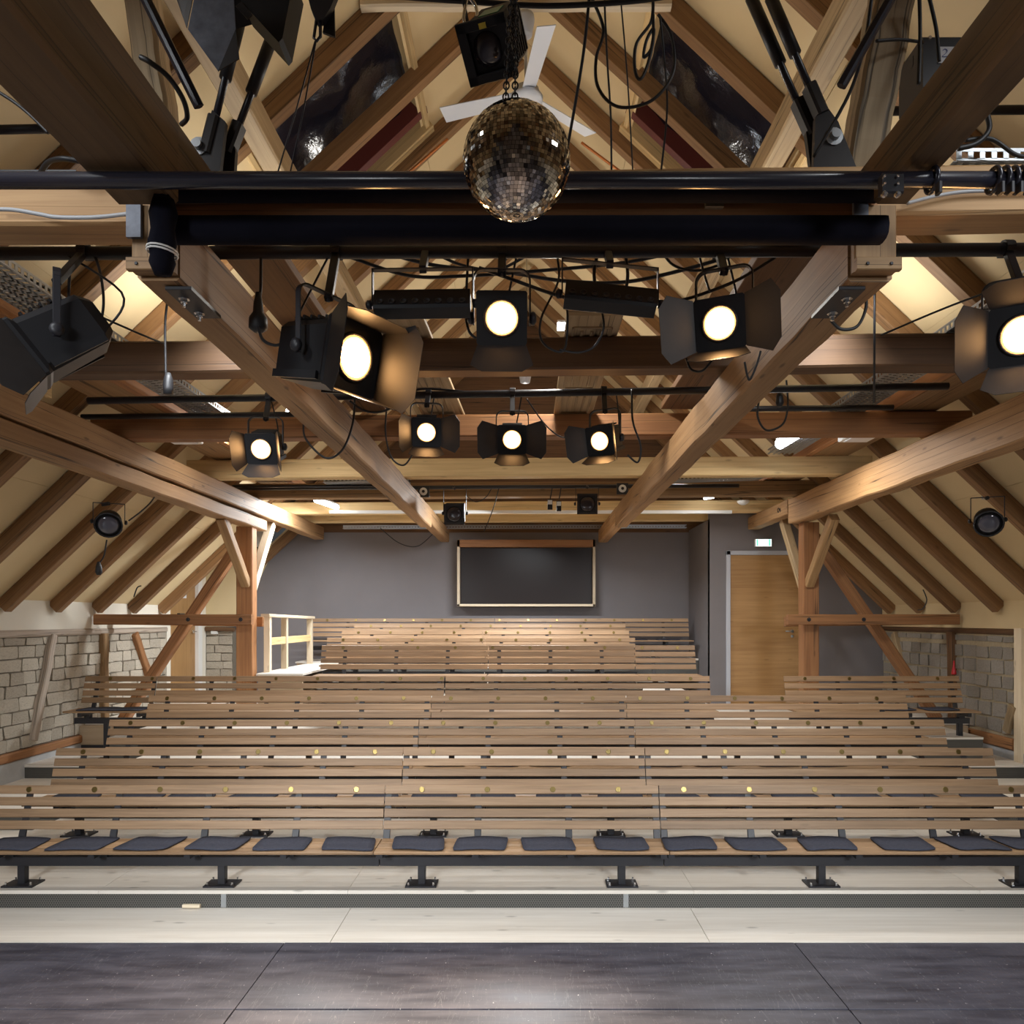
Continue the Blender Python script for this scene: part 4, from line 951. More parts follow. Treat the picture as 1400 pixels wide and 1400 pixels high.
def fresnel(label, u, v, D, aim, pipe_uv, lit=True, S=1.0, doors=(1, 1, 1, 1), ang=(40, 40, 40, 40), energy=6, top=None, name='stage_lamp', dpipe=None):
    """u, v, D locate the lens centre; the head lies behind it"""
    f, r, up = basis(aim); lens = P(u, v, D); c = lens - f * (0.15 * S)
    root = thing(name, c, label, 'stage lamp', 'fresnel lamps on the lighting pipes')
    Mx = Matrix((r, f, up)).transposed().to_4x4(); Mx.translation = c
    w_ = 0.125 * S
    m = MB(); m.M = Mx                            # housing: chamfered box with a tapering rear and cooling fins
    def ring(y, a, b, ch): return [(-a + ch, y, -b), (a - ch, y, -b), (a, y, -b + ch), (a, y, b - ch), (a - ch, y, b), (-a + ch, y, b), (-a, y, b - ch), (-a, y, -b + ch)]
    rings = [ring(-0.22 * S, w_ * 0.62, w_ * 0.62, 0.02 * S), ring(-0.17 * S, w_ * 0.92, w_ * 0.92, 0.03 * S), ring(0.11 * S, w_, w_, 0.03 * S), ring(0.13 * S, w_ * 1.08, w_ * 1.08, 0.01 * S), ring(0.15 * S, w_ * 1.08, w_ * 1.08, 0.01 * S)]
    vs = [p for q in rings for p in q]; fs = []
    for k in range(len(rings) - 1):
        for i in range(8): fs.append([k * 8 + i, k * 8 + (i + 1) % 8, (k + 1) * 8 + (i + 1) % 8, (k + 1) * 8 + i][::-1])
    fs += [list(range(8)), [32 + i for i in range(8)][::-1]]
    m.add(vs, fs)
    for k in range(5):
        y = (-0.12 + 0.045 * k) * S
        m.box((-w_ * 0.75, y, w_), (w_ * 0.75, y + 0.012 * S, w_ + 0.014 * S)); 
    m.box((-w_ - 0.012 * S, -0.16 * S, -w_ * 0.95), (-w_ + 0.004, 0.10 * S, -w_ * 0.7)); m.box((w_ - 0.004, -0.16 * S, -w_ * 0.95), (w_ + 0.012 * S, 0.10 * S, -w_ * 0.7))
    m.build('housing', 'lamp_black', root)
    m = MB(); m.M = Mx; lr = 0.086 * S
    m.lathe((0, 0.150 * S, 0), (0, 1, 0), [(0, lr * 0.88), (0.009 * S, lr * 0.88), (0.016 * S, lr * 0.7), (0.019 * S, lr * 0.3)], 24)
    m.build('lens', 'lens' if lit else 'lens_glass', root, True)
    m = MB(); m.M = Mx
    m.tube([Vector((lr * 1.06 * math.cos(q), 0.155 * S, lr * 1.06 * math.sin(q))) for q in [2 * math.pi * k / 24 for k in range(25)]], 0.007 * S, 6)
    m.build('lens_ring', 'barn', root, True)
    m = MB(); m.M = Mx
    m.lathe((0, 0.150 * S, 0), (0, 1, 0), [(0, lr), (0.006 * S, lr), (0.0085 * S, lr * 0.86)], 24)
    m.build('lens_rim', 'lens_edge' if lit else 'lens_glass', root, True)
    hw = w_ * 1.08
    for k in range(4):                            # barn doors: top, right, bottom, left
        if not doors[k]: continue
        a = R(ang[k]); ln = (0.20 if k % 2 else 0.15) * S; ax = [(0, 0, 1), (1, 0, 0), (0, 0, -1), (-1, 0, 0)][k]; ax = Vector(ax)
        si = ax.cross(Vector((0, 1, 0))); h0 = Vector((0, 0.15 * S, 0)) + ax * hw
        out = ax * math.sin(a) + Vector((0, math.cos(a), 0)); e = 1.0 if k % 2 == 0 else 1.05
        pts = [h0 - si * hw * 0.98, h0 + si * hw * 0.98, h0 + out * ln * 0.75 + si * hw * 1.25 * e, h0 + out * ln + si * hw * 0.8 * e, h0 + out * ln - si * hw * 0.8 * e, h0 + out * ln * 0.75 - si * hw * 1.25 * e]
        nn = out.cross(si).normalized() * 0.003
        m = MB(); m.M = Mx; m.prism(pts, nn); m.build('barn_door', 'barn', root)
    pu = P(*pipe_uv)
    yoke_clamp(root, c, r, w_ + 0.03 * S, top or (0.22 * S), None, dpos=pu)
    # tail cable up to the pipe
    tail = c - f * (0.22 * S)
    m = MB(); m.tube(spline([tail, tail - f * 0.05 + Vector((0, 0, -0.05)), tail - f * 0.08 + Vector((0.03, 0, 0.10)), Vector((pu.x + 0.07, pu.y, pu.z + 0.03))], 6), 0.006, 5)
    m.build('tail_cable', 'rubber', root, True)
    if lit:
        l = bpy.data.lights.new('lamp_beam', 'SPOT'); l.energy = energy * 120; l.color = SPOT; l.spot_size = R(58); l.spot_blend = 0.7; l.shadow_soft_size = 0.06
        o = bpy.data.objects.new('lamp_beam', l); COL.objects.link(o); o.location = lens + f * (0.03 * S)
        o.rotation_euler = Vector((f.x * 0.6, -0.62, -0.78)).to_track_quat('-Z', 'Y').to_euler()
    return root
fresnel('large lit lamp turned to the right, left of the two light bars', 484, 489, 3.55, (0.80, -0.52, -0.20), (437, 345, 3.8), S=1.18, ang=(4, 26, 14, 10), energy=9, top=0.30)
fresnel('large lit lamp facing the stage between the two light bars', 686, 435, 3.60, (0.03, -0.93, -0.36), (690, 345, 3.8), S=0.90, ang=(65, 70, 60, 70), doors=(0, 0, 1, 0), energy=9, top=0.24)
fresnel('large lit lamp with wide barn doors right of the light bars', 984, 442, 3.58, (-0.38, -0.86, -0.32), (972, 344, 3.8), S=0.88, doors=(0, 1, 1, 1), ang=(80, 55, 18, 68), energy=9, top=0.27)
fresnel('dark unlit lamp pointing down at the far left', 34, 487, 3.52, (-0.66, -0.42, -0.60), (54, 346, 3.82), lit=False, S=1.05, doors=(0, 0, 1, 1), ang=(40, 40, 20, 25), top=0.30)
fresnel('lit lamp cut by the right edge of the picture', 1397, 458, 3.55, (-0.45, -0.82, -0.34), (1400, 342, 3.77), S=1.0, ang=(50, 45, 50, 40), energy=6, top=0.27)
fresnel('small lit lamp with open barn doors, leftmost on the second pipe', 357, 614, 6.05, (0.05, -0.93, -0.36), (357, 544, 6.26), S=0.9, doors=(0, 1, 1, 1), ang=(30, 22, 40, 22), energy=6, top=0.24)
fresnel('small lit lamp left of centre on the second pipe', 583, 591, 5.98, (0.10, -0.93, -0.34), (583, 540, 6.22), S=0.84, doors=(0, 1, 1, 1), ang=(60, 34, 30, 62), energy=6, top=0.22)
fresnel('small lit lamp in the centre of the second pipe', 700, 601, 5.98, (0.0, -0.95, -0.30), (703, 538, 6.2), S=0.84, doors=(0, 1, 1, 1), ang=(75, 70, 40, 70), energy=6, top=0.22)
fresnel('small lit lamp right of centre, turned towards the left', 820, 603, 5.98, (-0.42, -0.86, -0.32), (830, 536, 6.18), S=0.84, doors=(0, 1, 1, 1), ang=(75, 62, 24, 24), energy=6, top=0.24)

def par(label, u, v, D, aim, mount, r_=0.11, ln=0.30, name='par_can', box=False, pipe_clamp=True, top=0.2, mat_l='lens_glass'):
    f, r, up = basis(aim); c = P(u, v, D) - f * ln * 0.4
    root = thing(name, c, label, 'stage lamp', 'unlit lamps')
    if box:
        Mx = Matrix((r, f, up)).transposed().to_4x4(); Mx.translation = c; w_ = r_
        m = MB(); m.M = Mx; m.box((-w_, -ln * 0.5, -w_), (w_, ln * 0.4, w_), 0.012, 1); m.box((-w_ * 0.7, -ln * 0.8, -w_ * 0.7), (w_ * 0.7, -ln * 0.5, w_ * 0.7), 0.02, 1); m.build('housing', 'lamp_black', root)
        m = MB(); m.M = Mx
        for a, b in (((-w_ * 1.06, ln * .4, -w_ * 1.06), (w_ * 1.06, ln * .43, -w_ * .86)), ((-w_ * 1.06, ln * .4, w_ * .86), (w_ * 1.06, ln * .43, w_ * 1.06)), ((-w_ * 1.06, ln * .4, -w_), (-w_ * .86, ln * .43, w_)), ((w_ * .86, ln * .4, -w_), (w_ * 1.06, ln * .43, w_))): m.box(a, b)
        m.build('gel_frame', 'barn', root)
    else:
        MB().lathe(c, f, [(-ln * 0.7, r_ * 0.35), (-ln * 0.6, r_ * 0.6), (-ln * 0.2, r_ * 0.95), (0, r_), (ln * 0.40, r_)], 20).build('can', 'lamp_black', root, True)
        m = MB(); m.tube([c + f * (ln * 0.40) + r * (r_ * 1.05 * math.cos(q)) + up * (r_ * 1.05 * math.sin(q)) for q in [2 * math.pi * k / 20 for k in range(21)]], 0.010, 6); m.build('front_ring', 'black', root, True)
        MB().box(c + f * (-ln * 0.75) - Vector((0.025, 0.025, 0.02)), c + f * (-ln * 0.75) + Vector((0.025, 0.025, 0.05)), 0.006, 2).build('lamp_cap', 'black', root)
    MB().lathe(c + f * (ln * (0.40)), f, [(0, r_ * 0.80), (0.008, r_ * 0.7), (0.014, r_ * 0.3)], 18).build('lens', mat_l, root, True)
    mt = P(*mount); W = r_ + 0.025
    m = MB(); a, b = c - r * W, c + r * W; d = Vector((0, 0, 1)); k = max(0.12, mt.z - c.z - 0.05) if pipe_clamp else top
    for p in (a, b): m.beam(p - d * 0.02, p + d * k, 0.028, 0.007, r, 0.001)
    m.beam(a + d * k, b + d * k, 0.028, 0.007, (0, 0, 1), 0.001); m.build('yoke', 'black', root)
    tc_ = (a + b) / 2 + d * k
    m = MB(); m.beam(tc_, mt, 0.035, 0.03, (0, 1, 0), 0.003); m.build('clamp', 'black', root)
    for p, q in ((a, -1), (b, 1)): MB().lathe(p, r * q, [(0, 0.022), (0.014, 0.026), (0.026, 0.015)], 8).build('knob', 'black', root, True)
    return root
par('small dark box lamp hanging at the rear left of centre', 621, 703, 10.55, (0, -0.96, -0.25), (621, 667, 10.87), 0.135, 0.26, 'box_lamp', True, mat_l='lens_dim')
par('small dark box lamp hanging at the rear right of centre', 803, 689, 10.55, (-0.05, -0.98, -0.18), (803, 665, 10.85), 0.135, 0.26, 'box_lamp', True, mat_l='lens_dim')
par('dark round lamp mounted on a rafter over the left benches', 148, 718, 8.0, (0.35, -0.75, -0.35), (140, 690, 8.12), 0.125, 0.30, pipe_clamp=False, top=0.20)
par('dark round lamp mounted on a rafter over the right benches', 1352, 716, 7.7, (-0.35, -0.75, -0.35), (1349, 682, 7.82), 0.125, 0.30, pipe_clamp=False, top=0.24)
# light bars
for (u, v, tl, nm, slope) in ((578, 416, 0.47, 'left', -2), (834, 409, 0.45, 'right', 13)):
    D = 3.68; a, b = P(u - 65 if nm == 'left' else u - 62, v - slope / 2, D), P(u + 65 if nm == 'left' else u + 62, v + slope / 2, D); d = (b - a).normalized()
    lb = thing('light_bar', (a + b) / 2, f'long dark {nm} light bar with a row of small round lenses', 'light bar', 'light bars on the big pipe')
    up = Vector((0, 0.45, 0.9)).normalized()
    MB().beam(a, b, 0.09, 0.125, up, 0.012).build('housing', 'lamp_black', lb)
    nrm = d.cross(up).normalized()
    if nrm.y > 0: nrm = -nrm
    for k in range(8):
        c = a.lerp(b, (k + 0.6) / 8.2) + nrm * 0.046 - up * 0.03
        MB().lathe(c, nrm, [(0, 0.017), (0.004, 0.017), (0.005, 0.013), (0.001, 0.012)], 12).build('lens', 'barn', lb, True)
    m = MB()
    for p, q in ((a, -1), (b, 1)):
        m.beam(p + d * q * 0.012, p + d * q * 0.012 + Vector((0, 0, 0.17)), 0.035, 0.006, d, 0.001)
    m.beam(a + Vector((0, 0, 0.17)) - d * 0.015, b + Vector((0, 0, 0.17)) + d * 0.015, 0.035, 0.006, (0, 0, 1), 0.001); m.build('bracket', 'barn', lb)
    mid = (a + b) / 2 + Vector((0, 0, 0.17)); pp = Vector((mid.x, 3.79, P(700, 345, 3.79).z))
    MB().beam(mid, pp, 0.035, 0.04, (0, 1, 0), 0.003).build('clamp', 'black', lb)
    for p, q in ((a, -1), (b, 1)): MB().lathe(p + d * q * 0.015, d * q, [(0, 0.022), (0.02, 0.024), (0.03, 0.012)], 8).build('knob', 'black', lb, True)
# theatre lamp hung beside the mirror ball
tl = thing('theatre_lamp', P(667, 60, 2.55), 'black square lamp with a green gel beside the mirror ball', 'stage lamp')
f, r, up = basis((-0.22, -0.62, -0.75)); Mx = Matrix((r, f, up)).transposed().to_4x4(); Mx.translation = P(676, 58, 2.62)
m = MB(); m.M = Mx; m.box((-0.075, -0.13, -0.08), (0.075, 0.09, 0.08), 0.015, 1)
for k in range(7): m.box((0.073, -0.11 + k * 0.027, -0.06), (0.083, -0.10 + k * 0.027, 0.06)); m.box((-0.083, -0.11 + k * 0.027, -0.06), (-0.073, -0.10 + k * 0.027, 0.06))
m.build('housing', 'lamp_black', tl)
m = MB(); m.M = Mx
for a, b in (((-0.088, 0.09, -0.09), (0.088, 0.11, -0.06)), ((-0.088, 0.09, 0.06), (0.088, 0.11, 0.09)), ((-0.088, 0.09, -0.09), (-0.055, 0.11, 0.09)), ((0.055, 0.09, -0.09), (0.088, 0.11, 0.09))): m.box(a, b, 0.003)
m.build('gel_frame', 'lamp_black', tl)
m = MB(); m.M = Mx; m.lathe((0, 0.085, 0), (0, 1, 0), [(0, 0.055), (0.01, 0.05), (0.016, 0.02)], 18); m.build('lens', 'lens_dim', tl, True)
m = MB(); m.M = Mx; m.box((-0.04, -0.07, 0.081), (0.03, 0.02, 0.083)); m.build('green_gel', 'green', tl)
m = MB(); m.M = Mx; m.box((-0.02, 0.108, 0.062), (0.005, 0.112, 0.078)); m.build('sticker', 'yellow', tl)
m = MB(); m.M = Mx; m.beam((-0.09, -0.02, 0), (-0.09, -0.06, 0.16), 0.02, 0.006, (1, 0, 0)); m.beam((0.09, -0.02, 0), (0.09, -0.06, 0.16), 0.02, 0.006, (1, 0, 0)); m.beam((-0.09, -0.06, 0.16), (0.09, -0.06, 0.16), 0.02, 0.006); m.build('yoke', 'black', tl)
m = MB(); c = P(650, 8, 2.6)
m.tube(spline([P(640, -10, 2.6), P(634, 25, 2.58), P(642, 38, 2.58), P(652, 26, 2.6), P(650, 8, 2.62), P(640, -5, 2.6)], 6), 0.006, 6); m.build('safety_clip', 'chrome', tl, True)
# lamps cut by the top edge
tl = thing('barn_door_lamp', P(300, 10, 2.75), 'black lamp with a big scuffed barn door at the upper left', 'stage lamp')
MB().prism([P(270, -25, 2.72), P(257, 40, 2.72), P(298, 97, 2.72), P(322, 40, 2.72), P(318, -25, 2.72)], (0, 0.004, 0)).build('barn_door', 'scuffed', tl)
MB().prism([P(298, 97, 2.72), P(327, 80, 2.715), P(322, 40, 2.72)], (0, 0.004, 0)).build('barn_door', 'barn', tl)
MB().prism([P(268, -25, 2.73), P(235, -30, 2.80), P(240, -5, 2.80), P(255, 38, 2.73)], (0, 0.004, 0)).build('barn_door', 'barn', tl)
MB().beam(P(298, -70, 3.0), P(312, 8, 2.86), 0.16, 0.16, (0, 1, 0), 0.02).build('housing', 'lamp_black', tl)
tl = thing('lamp_hood', P(370, 15, 2.8), 'dark lamp hood cut by the top edge near the left rods', 'stage lamp')
MB().prism([P(318, -30, 2.8), P(330, 2, 2.8), P(381, 58, 2.8), P(386, 52, 2.8), P(402, -30, 2.8)], (0, 0.12, 0)).build('hood', 'lamp_black', tl)
MB().prism([P(330, 2, 2.796), P(345, 20, 2.796), P(338, 26, 2.796), P(322, 8, 2.796)], (0, 0.004, 0)).build('hinge_plate', 'barn', tl)
tl = thing('hook_clamp', P(432, 30, 2.8), 'black clamp and shackle holding two thin wires at upper left', 'clamp')
MB().prism([P(418, -15, 2.8), P(425, 12, 2.8), P(432, 28, 2.8), P(442, 26, 2.8), P(452, 10, 2.8), P(462, -15, 2.8)], (0, 0.03, 0)).build('jaw', 'black', tl)
MB().tube([P(433, 25, 2.81), P(429, 52, 2.81), P(433, 56, 2.81), P(438, 50, 2.81), P(438, 25, 2.81)], 0.006, 6).build('shackle', 'black_gloss', tl, True)
MB().prism([P(446, 15, 2.83), P(441, 44, 2.83), P(458, 50, 2.83), P(457, 10, 2.83)], (0, 0.01, 0)).build('flap', 'barn', tl)
bezier_wire('steel_wire', 'left thin wire hanging from the shackle at upper left', [P(431, 56, 2.81), P(405, 150, 3.0), P(380, 235, 3.1)], 0.003, 'barn', 'wire')
bezier_wire('steel_wire', 'right thin wire hanging from the shackle at upper left', [P(432, 56, 2.81), P(415, 150, 3.0), P(397, 235, 3.1)], 0.003, 'barn', 'wire')
bx = thing('dimmer_box', P(1290, 100, 3.4), 'black flood lamp box with a handwritten number label at upper right', 'box')
a, b = P(1262, 122, 3.4), P(1322, 48, 3.4)
MB().box((a.x, 3.4, a.z), (b.x, 3.62, b.z), 0.012).build('housing', 'black', bx)
a, b = P(1283, 86, 3.395), P(1310, 64, 3.395)
MB().box((a.x, 3.394, a.z), (b.x, 3.40, b.z)).build('label_plate', 'paper', bx)
MB().tube(spline([P(1289, 69, 3.392), P(1292, 67, 3.392), P(1295, 69, 3.392), P(1293, 73, 3.392), P(1288, 77, 3.392), P(1291, 77.5, 3.392), P(1295, 77, 3.392)], 4), 0.0014, 4).build('number', 'ink', bx)
MB().lathe(P(1271, 52, 3.4), (0, -1, 0), [(0, 0.01), (0.006, 0.008)], 8).build('screw', 'bright_steel', bx)
MB().beam(P(1246, 85, 3.5), P(1264, 85, 3.5), 0.03, 0.05, (0, 0, 1)).build('bracket', 'black', bx)

# ------------------------------------------------------------------ mirror ball
cb = P(706.5, 222, 2.42); RB = 0.172
mbl = thing('mirror_ball', cb, 'large mirror ball hanging from two chains before the curtain rail', 'mirror ball')
MB().lathe(cb - Vector((0, 0, RB - 0.004)), (0, 0, 1), [((RB - 0.004) * (1 - math.cos(math.pi * k / 24)), max(0.001, (RB - 0.004) * math.sin(math.pi * k / 24))) for k in range(25)], 48).build('core', 'barn', mbl, True)
m = MB(); nr = 46
for i in range(nr):
    th0, th1 = math.pi * (i + 0.04) / nr, math.pi * (i + 0.96) / nr; tm = (th0 + th1) / 2
    n = max(3, int(2 * math.pi * math.sin(tm) / (math.pi / nr))); of = rnd.random()
    for j in range(n):
        a0, a1 = 2 * math.pi * (j + of + 0.04) / n, 2 * math.pi * (j + of + 0.96) / n
        q = [Vector((math.sin(t_) * math.cos(a), math.sin(t_) * math.sin(a), math.cos(t_))) for t_, a in ((th0, a0), (th1, a0), (th1, a1), (th0, a1))]
        c = (q[0] + q[1] + q[2] + q[3]) / 4; nn = c.normalized()
        tlt = (nn.orthogonal().normalized() * rnd.gauss(0, 0.05) + nn.cross(nn.orthogonal()).normalized() * rnd.gauss(0, 0.05))
        nt = (nn + tlt).normalized(); b = len(m.v)
        for p in q:
            e = p - c; e = e - nt * e.dot(nt); m.v.append(cb + (c + e) * RB)
        m.f.append([b, b + 1, b + 2, b + 3]); m.uv.append([(0, 0)] * 4)
m.build('mirror_tiles', 'mirror', mbl, kind='stuff')
for u0, u1, v1 in ((704, 706, -20), (690, 700, -20)):
    m = MB(); a, b = P(u0 if u0 != 690 else 691, 140, 2.42), P(u1, v1, 2.42); n = 22
    for k in range(n):
        c = a.lerp(b, k / (n - 1)); d = (b - a).normalized(); s = Vector((1, 0, 0)) if k % 2 else Vector((0, 1, 0)); L = (b - a).length / (n - 1) * 0.72
        pts = [c + d * (L * math.sin(q)) + s * (0.009 * math.cos(q)) for q in [2 * math.pi * i / 10 for i in range(11)]]
        m.tube(pts, 0.0028, 5)
    m.build('chain', 'barn', mbl, True)
MB().lathe(cb + Vector((0, 0, RB - 0.005)), (0, 0, 1), [(0, 0.03), (0.015, 0.028), (0.02, 0.012)], 12).build('hanger_cap', 'barn', mbl, True)
# ------------------------------------------------------------------ ceiling fan
fn = thing('ceiling_fan', P(720, 135, 5.95), 'white three bladed ceiling fan behind the mirror ball', 'fan')
hb = P(720, 132, 5.95)
MB().lathe(hb + Vector((0, 0, -0.06)), (0, 0, 1), [(0, 0.08), (0.015, 0.125), (0.05, 0.13), (0.055, 0.105), (0.11, 0.10), (0.13, 0.05)], 24).build('motor', 'fan_white', fn, True)
top = P(718, 44, 5.95)
MB().tube([hb + Vector((0, 0, 0.06)), top], 0.014, 10).build('down_rod', 'fan_white', fn, True)
MB().lathe(P(718, 50, 5.95), (0, 0, 1), [(0, 0.03), (0.01, 0.055), (0.13, 0.075), (0.165, 0.07)], 18).build('canopy', 'fan_white', fn, True)
for ang in (162, 41, -79):
    a = R(ang); d = Vector((math.cos(a), math.sin(a), 0)); s = Vector((-math.sin(a), math.cos(a), 0.25)).normalized()
    p0, p1 = hb + d * 0.10, hb + d * 0.72
    MB().prism([p0 - s * 0.055, p1 - s * 0.07, p1 + s * 0.07, p0 + s * 0.055], (0, 0, 0.006)).build('blade', 'fan_white', fn)
# far fitting of the same white enamel
f2 = thing('pendant_canopy', P(718, 516, 9.0), 'small white tapered fitting on a rod above the centre lamp', 'fitting')
MB().lathe(P(718, 523, 9.0), (0, 0, 1), [(0, 0.058), (0.02, 0.062), (0.15, 0.085), (0.165, 0.08)], 14).build('canopy', 'fan_white', f2, True)
MB().tube([P(718, 507, 9.0), P(718, 440, 9.0)], 0.012, 8).build('rod', 'steel', f2, True)
# ------------------------------------------------------------------ bright fixtures
def batten(u0, v0, u1, v1, D0, D1, label, r_=0.035, name='batten_light'):
    a, b = P(u0, v0, D0), P(u1, v1, D1); bt = thing(name, (a + b) / 2, label, 'lamp')
    MB().tube([a, b], r_, 12).build('tube', 'tube', bt, True)
    MB().beam(a + Vector((0, 0, r_ + 0.015)), b + Vector((0, 0, r_ + 0.015)), r_ * 2.0, 0.03, (0, 0, 1), 0.004).build('housing', 'white_plastic', bt)
    return bt
batten(432, 684, 461, 694, 11.6, 12.6, 'bright white tube lamp above the rear beams at left')
batten(1066, 607, 1094, 590, 8.6, 8.2, 'very bright white tube lamp beside the right cable tray', 0.06)
batten(983, 657, 994, 656, 11.4, 11.35, 'small bright lamp below the tray at the rear right', 0.04)
batten(963, 679, 975, 677, 12.2, 12.1, 'small bright lamp between the rear beams at right', 0.05)
batten(394, 562, 404, 566, 8.2, 8.4, 'small bright tube end behind the left cable tray', 0.03)
batten(762, 447, 776, 447, 9.8, 9.8, 'small warm lamp strip high in the loft right of centre', 0.045)
for (u, v, D, sz, nm) in ((243, 600, 7.9, 1, 'left'), (1180, 597, 7.9, -1, 'right')):
    bo = thing('junction_box', P(u, v, D), f'pale emergency lamp box under the {nm} loft walkway', 'box')
    c = P(u, v, D)
    MB().box(c + Vector((-0.16, -0.25, 0.0)), c + Vector((0.16, 0.25, 0.09)), 0.01, 1).build('casing', 'white_plastic', bo)
    MB().box(c + Vector((-0.12, -0.2, -0.012)), c + Vector((0.12, 0.2, 0.0)), 0.004, 1).build('diffuser', 'paper', bo)

# ------------------------------------------------------------------ cables
W = bezier_wire
W('cable', 'black cable loop beside the unlit lamp at the far left', [P(93, 450, 3.7), P(94, 400, 3.75), P(98, 352, 3.8), P(112, 340, 3.8), P(130, 352, 3.8), P(140, 390, 3.78), P(140, 430, 3.75), P(125, 470, 3.7), P(105, 470, 3.65)], 0.007)
W('cable', 'thin black safety cable running down from left to the dark beam', [P(-10, 372, 4.6), P(80, 408, 4.8), P(190, 456, 5.1), P(225, 470, 5.3)], 0.007)
W('cable', 'thin black cable rising to the right cable tray', [P(1205, 458, 5.3), P(1300, 418, 5.0), P(1410, 378, 4.6)], 0.007)
W('cable', 'vertical black rod hanging through the right cross beams', [P(1196, 360, 5.0), P(1195.5, 460, 5.05), P(1195, 550, 5.6)], 0.008)
W('cable', 'cable with plug hanging below the left cross beam', [P(232, 395, 5.0), P(226, 440, 5.0), P(227, 520, 5.0)], 0.008)
W('cable', 'upper drooping cable across the lamps', [P(480, 352, 3.9), P(560, 377, 3.95), P(640, 377, 3.95), P(740, 370, 3.95), P(860, 358, 3.95), P(960, 335, 3.9)], 0.009)
W('cable', 'long cable sagging over both light bars', [P(505, 338, 4.0), P(590, 362, 4.05), P(690, 372, 4.05), P(770, 384, 4.05), P(850, 386, 4.05), P(930, 370, 4.0), P(1040, 338, 3.95)], 0.010)
W('cable', 'cable from the centre lamp to the right light bar', [P(655, 366, 3.85), P(700, 382, 3.85), P(750, 400, 3.82), P(800, 414, 3.78)], 0.009)
W('cable', 'looped cable hanging right of the centre lamp', [P(762, 352, 3.86), P(763, 385, 3.86), P(740, 435, 3.84), P(742, 468, 3.84), P(770, 480, 3.84), P(776, 440, 3.85), P(774, 410, 3.86)], 0.006)
W('cable', 'wide cable loop hanging under the right light bar', [P(823, 425, 3.84), P(825, 450, 3.84), P(812, 474, 3.84), P(790, 482, 3.84), P(765, 478, 3.84)], 0.006)
W('cable', 'cable arching over the right light bar', [P(814, 395, 3.85), P(813, 365, 3.85), P(826, 330, 3.85), P(850, 335, 3.85), P(858, 370, 3.85), P(856, 395, 3.85)], 0.009)
W('cable', 'cable rising from the right light bar to the right lamp', [P(895, 417, 3.75), P(925, 412, 3.75), P(960, 402, 3.78), P(1010, 382, 3.8), P(1060, 352, 3.8)], 0.008)
W('cable', 'plug cable hanging left of the large left lamp', [P(357, 350, 3.8), P(356, 400, 3.8), P(352, 432, 3.78), P(358, 462, 3.74), P(375, 472, 3.7), P(392, 468, 3.66)], 0.008)
single(MB().lathe(P(353, 400, 3.79), (0, 0, -1), [(0, 0.012), (0.05, 0.022), (0.10, 0.026), (0.13, 0.045), (0.18, 0.046), (0.20, 0.02)], 12), 'cable_plug', 'rubber', 'thick black plug hanging left of the large left lamp', 'plug', smooth=True)
single(MB().lathe(P(230, 510, 5.0), (0, 0, -1), [(0, 0.016), (0.04, 0.03), (0.10, 0.034), (0.14, 0.03)], 10), 'cable_plug', 'rubber', 'black plug hanging below the left cross beam', 'plug', smooth=True)
W('cable', 'cable loop hanging behind the left inner beam', [P(415, 575, 6.2), P(418, 600, 6.2), P(445, 626, 6.2), P(468, 615, 6.2), P(482, 580, 6.2), P(485, 545, 6.2)], 0.009)
W('cable', 'cable draped between the small lamps', [P(478, 548, 6.1), P(500, 562, 6.15), P(525, 562, 6.15), P(550, 548, 6.2), P(575, 532, 6.2), P(640, 536, 6.2)], 0.009)
W('cable', 'cable hanging beside the left inner beam to the pale beam', [P(530, 545, 6.3), P(527, 590, 6.4), P(535, 625, 6.6), P(552, 636, 6.6), P(566, 618, 6.4)], 0.008)
W('cable', 'cable loop hanging right of the right small lamp', [P(864, 532, 6.1), P(865, 575, 6.1), P(876, 610, 6.1), P(872, 632, 6.1), P(858, 622, 6.05)], 0.008)
W('cable', 'thin cable from the centre lamp to the right small lamp', [P(720, 545, 6.15), P(745, 580, 6.2), P(770, 598, 6.2), P(795, 588, 6.1)], 0.006)
W('cable', 'cable loop with plug hanging under the pipe at right', [P(1038, 545, 6.3), P(1036, 570, 6.3), P(1048, 588, 6.3), P(1070, 580, 6.3), P(1077, 555, 6.3), P(1075, 520, 6.3)], 0.009)
single(MB().lathe(P(1066, 536, 6.2), (0, 0, -1), [(0, 0.014), (0.03, 0.028), (0.09, 0.034), (0.12, 0.02)], 10), 'cable_plug', 'rubber', 'black plug above the pipe at right', 'plug', smooth=True)
W('cable', 'short black cable loop on the right bolt plate', [P(1136, 438, 3.7), P(1150, 450, 3.7), P(1172, 446, 3.7), P(1184, 420, 3.7), P(1182, 394, 3.68)], 0.008)
W('cable', 'slack cable hanging on the grey wall left of the dark window', [P(520, 722, 14.2), P(545, 742, 14.5), P(570, 747, 14.5), P(592, 730, 14.2)], 0.008)
W('cable', 'black cable crossing the top of the picture', [P(530, -6, 2.7), P(640, 2, 2.72), P(750, 8, 2.75), P(860, 2, 2.75), P(930, -8, 2.7)], 0.010)
W('cable', 'long cable falling past the mirror ball on the right', [P(806, -8, 2.8), P(798, 70, 2.85), P(785, 150, 2.9), P(775, 205, 2.95)], 0.006)
W('cable', 'cable looping from the top across to the right skylight', [P(808, -5, 2.8), P(825, 40, 2.8), P(815, 80, 2.8), P(818, 120, 2.8), P(845, 146, 2.8), P(890, 138, 2.8), P(920, 100, 2.8), P(918, 50, 2.8), P(900, 20, 2.8)], 0.006)
W('cable', 'straight thin cable hanging left of the right skylight', [P(826, -8, 2.9), P(830, 80, 2.95), P(835, 160, 3.0), P(836, 232, 3.05)], 0.004)
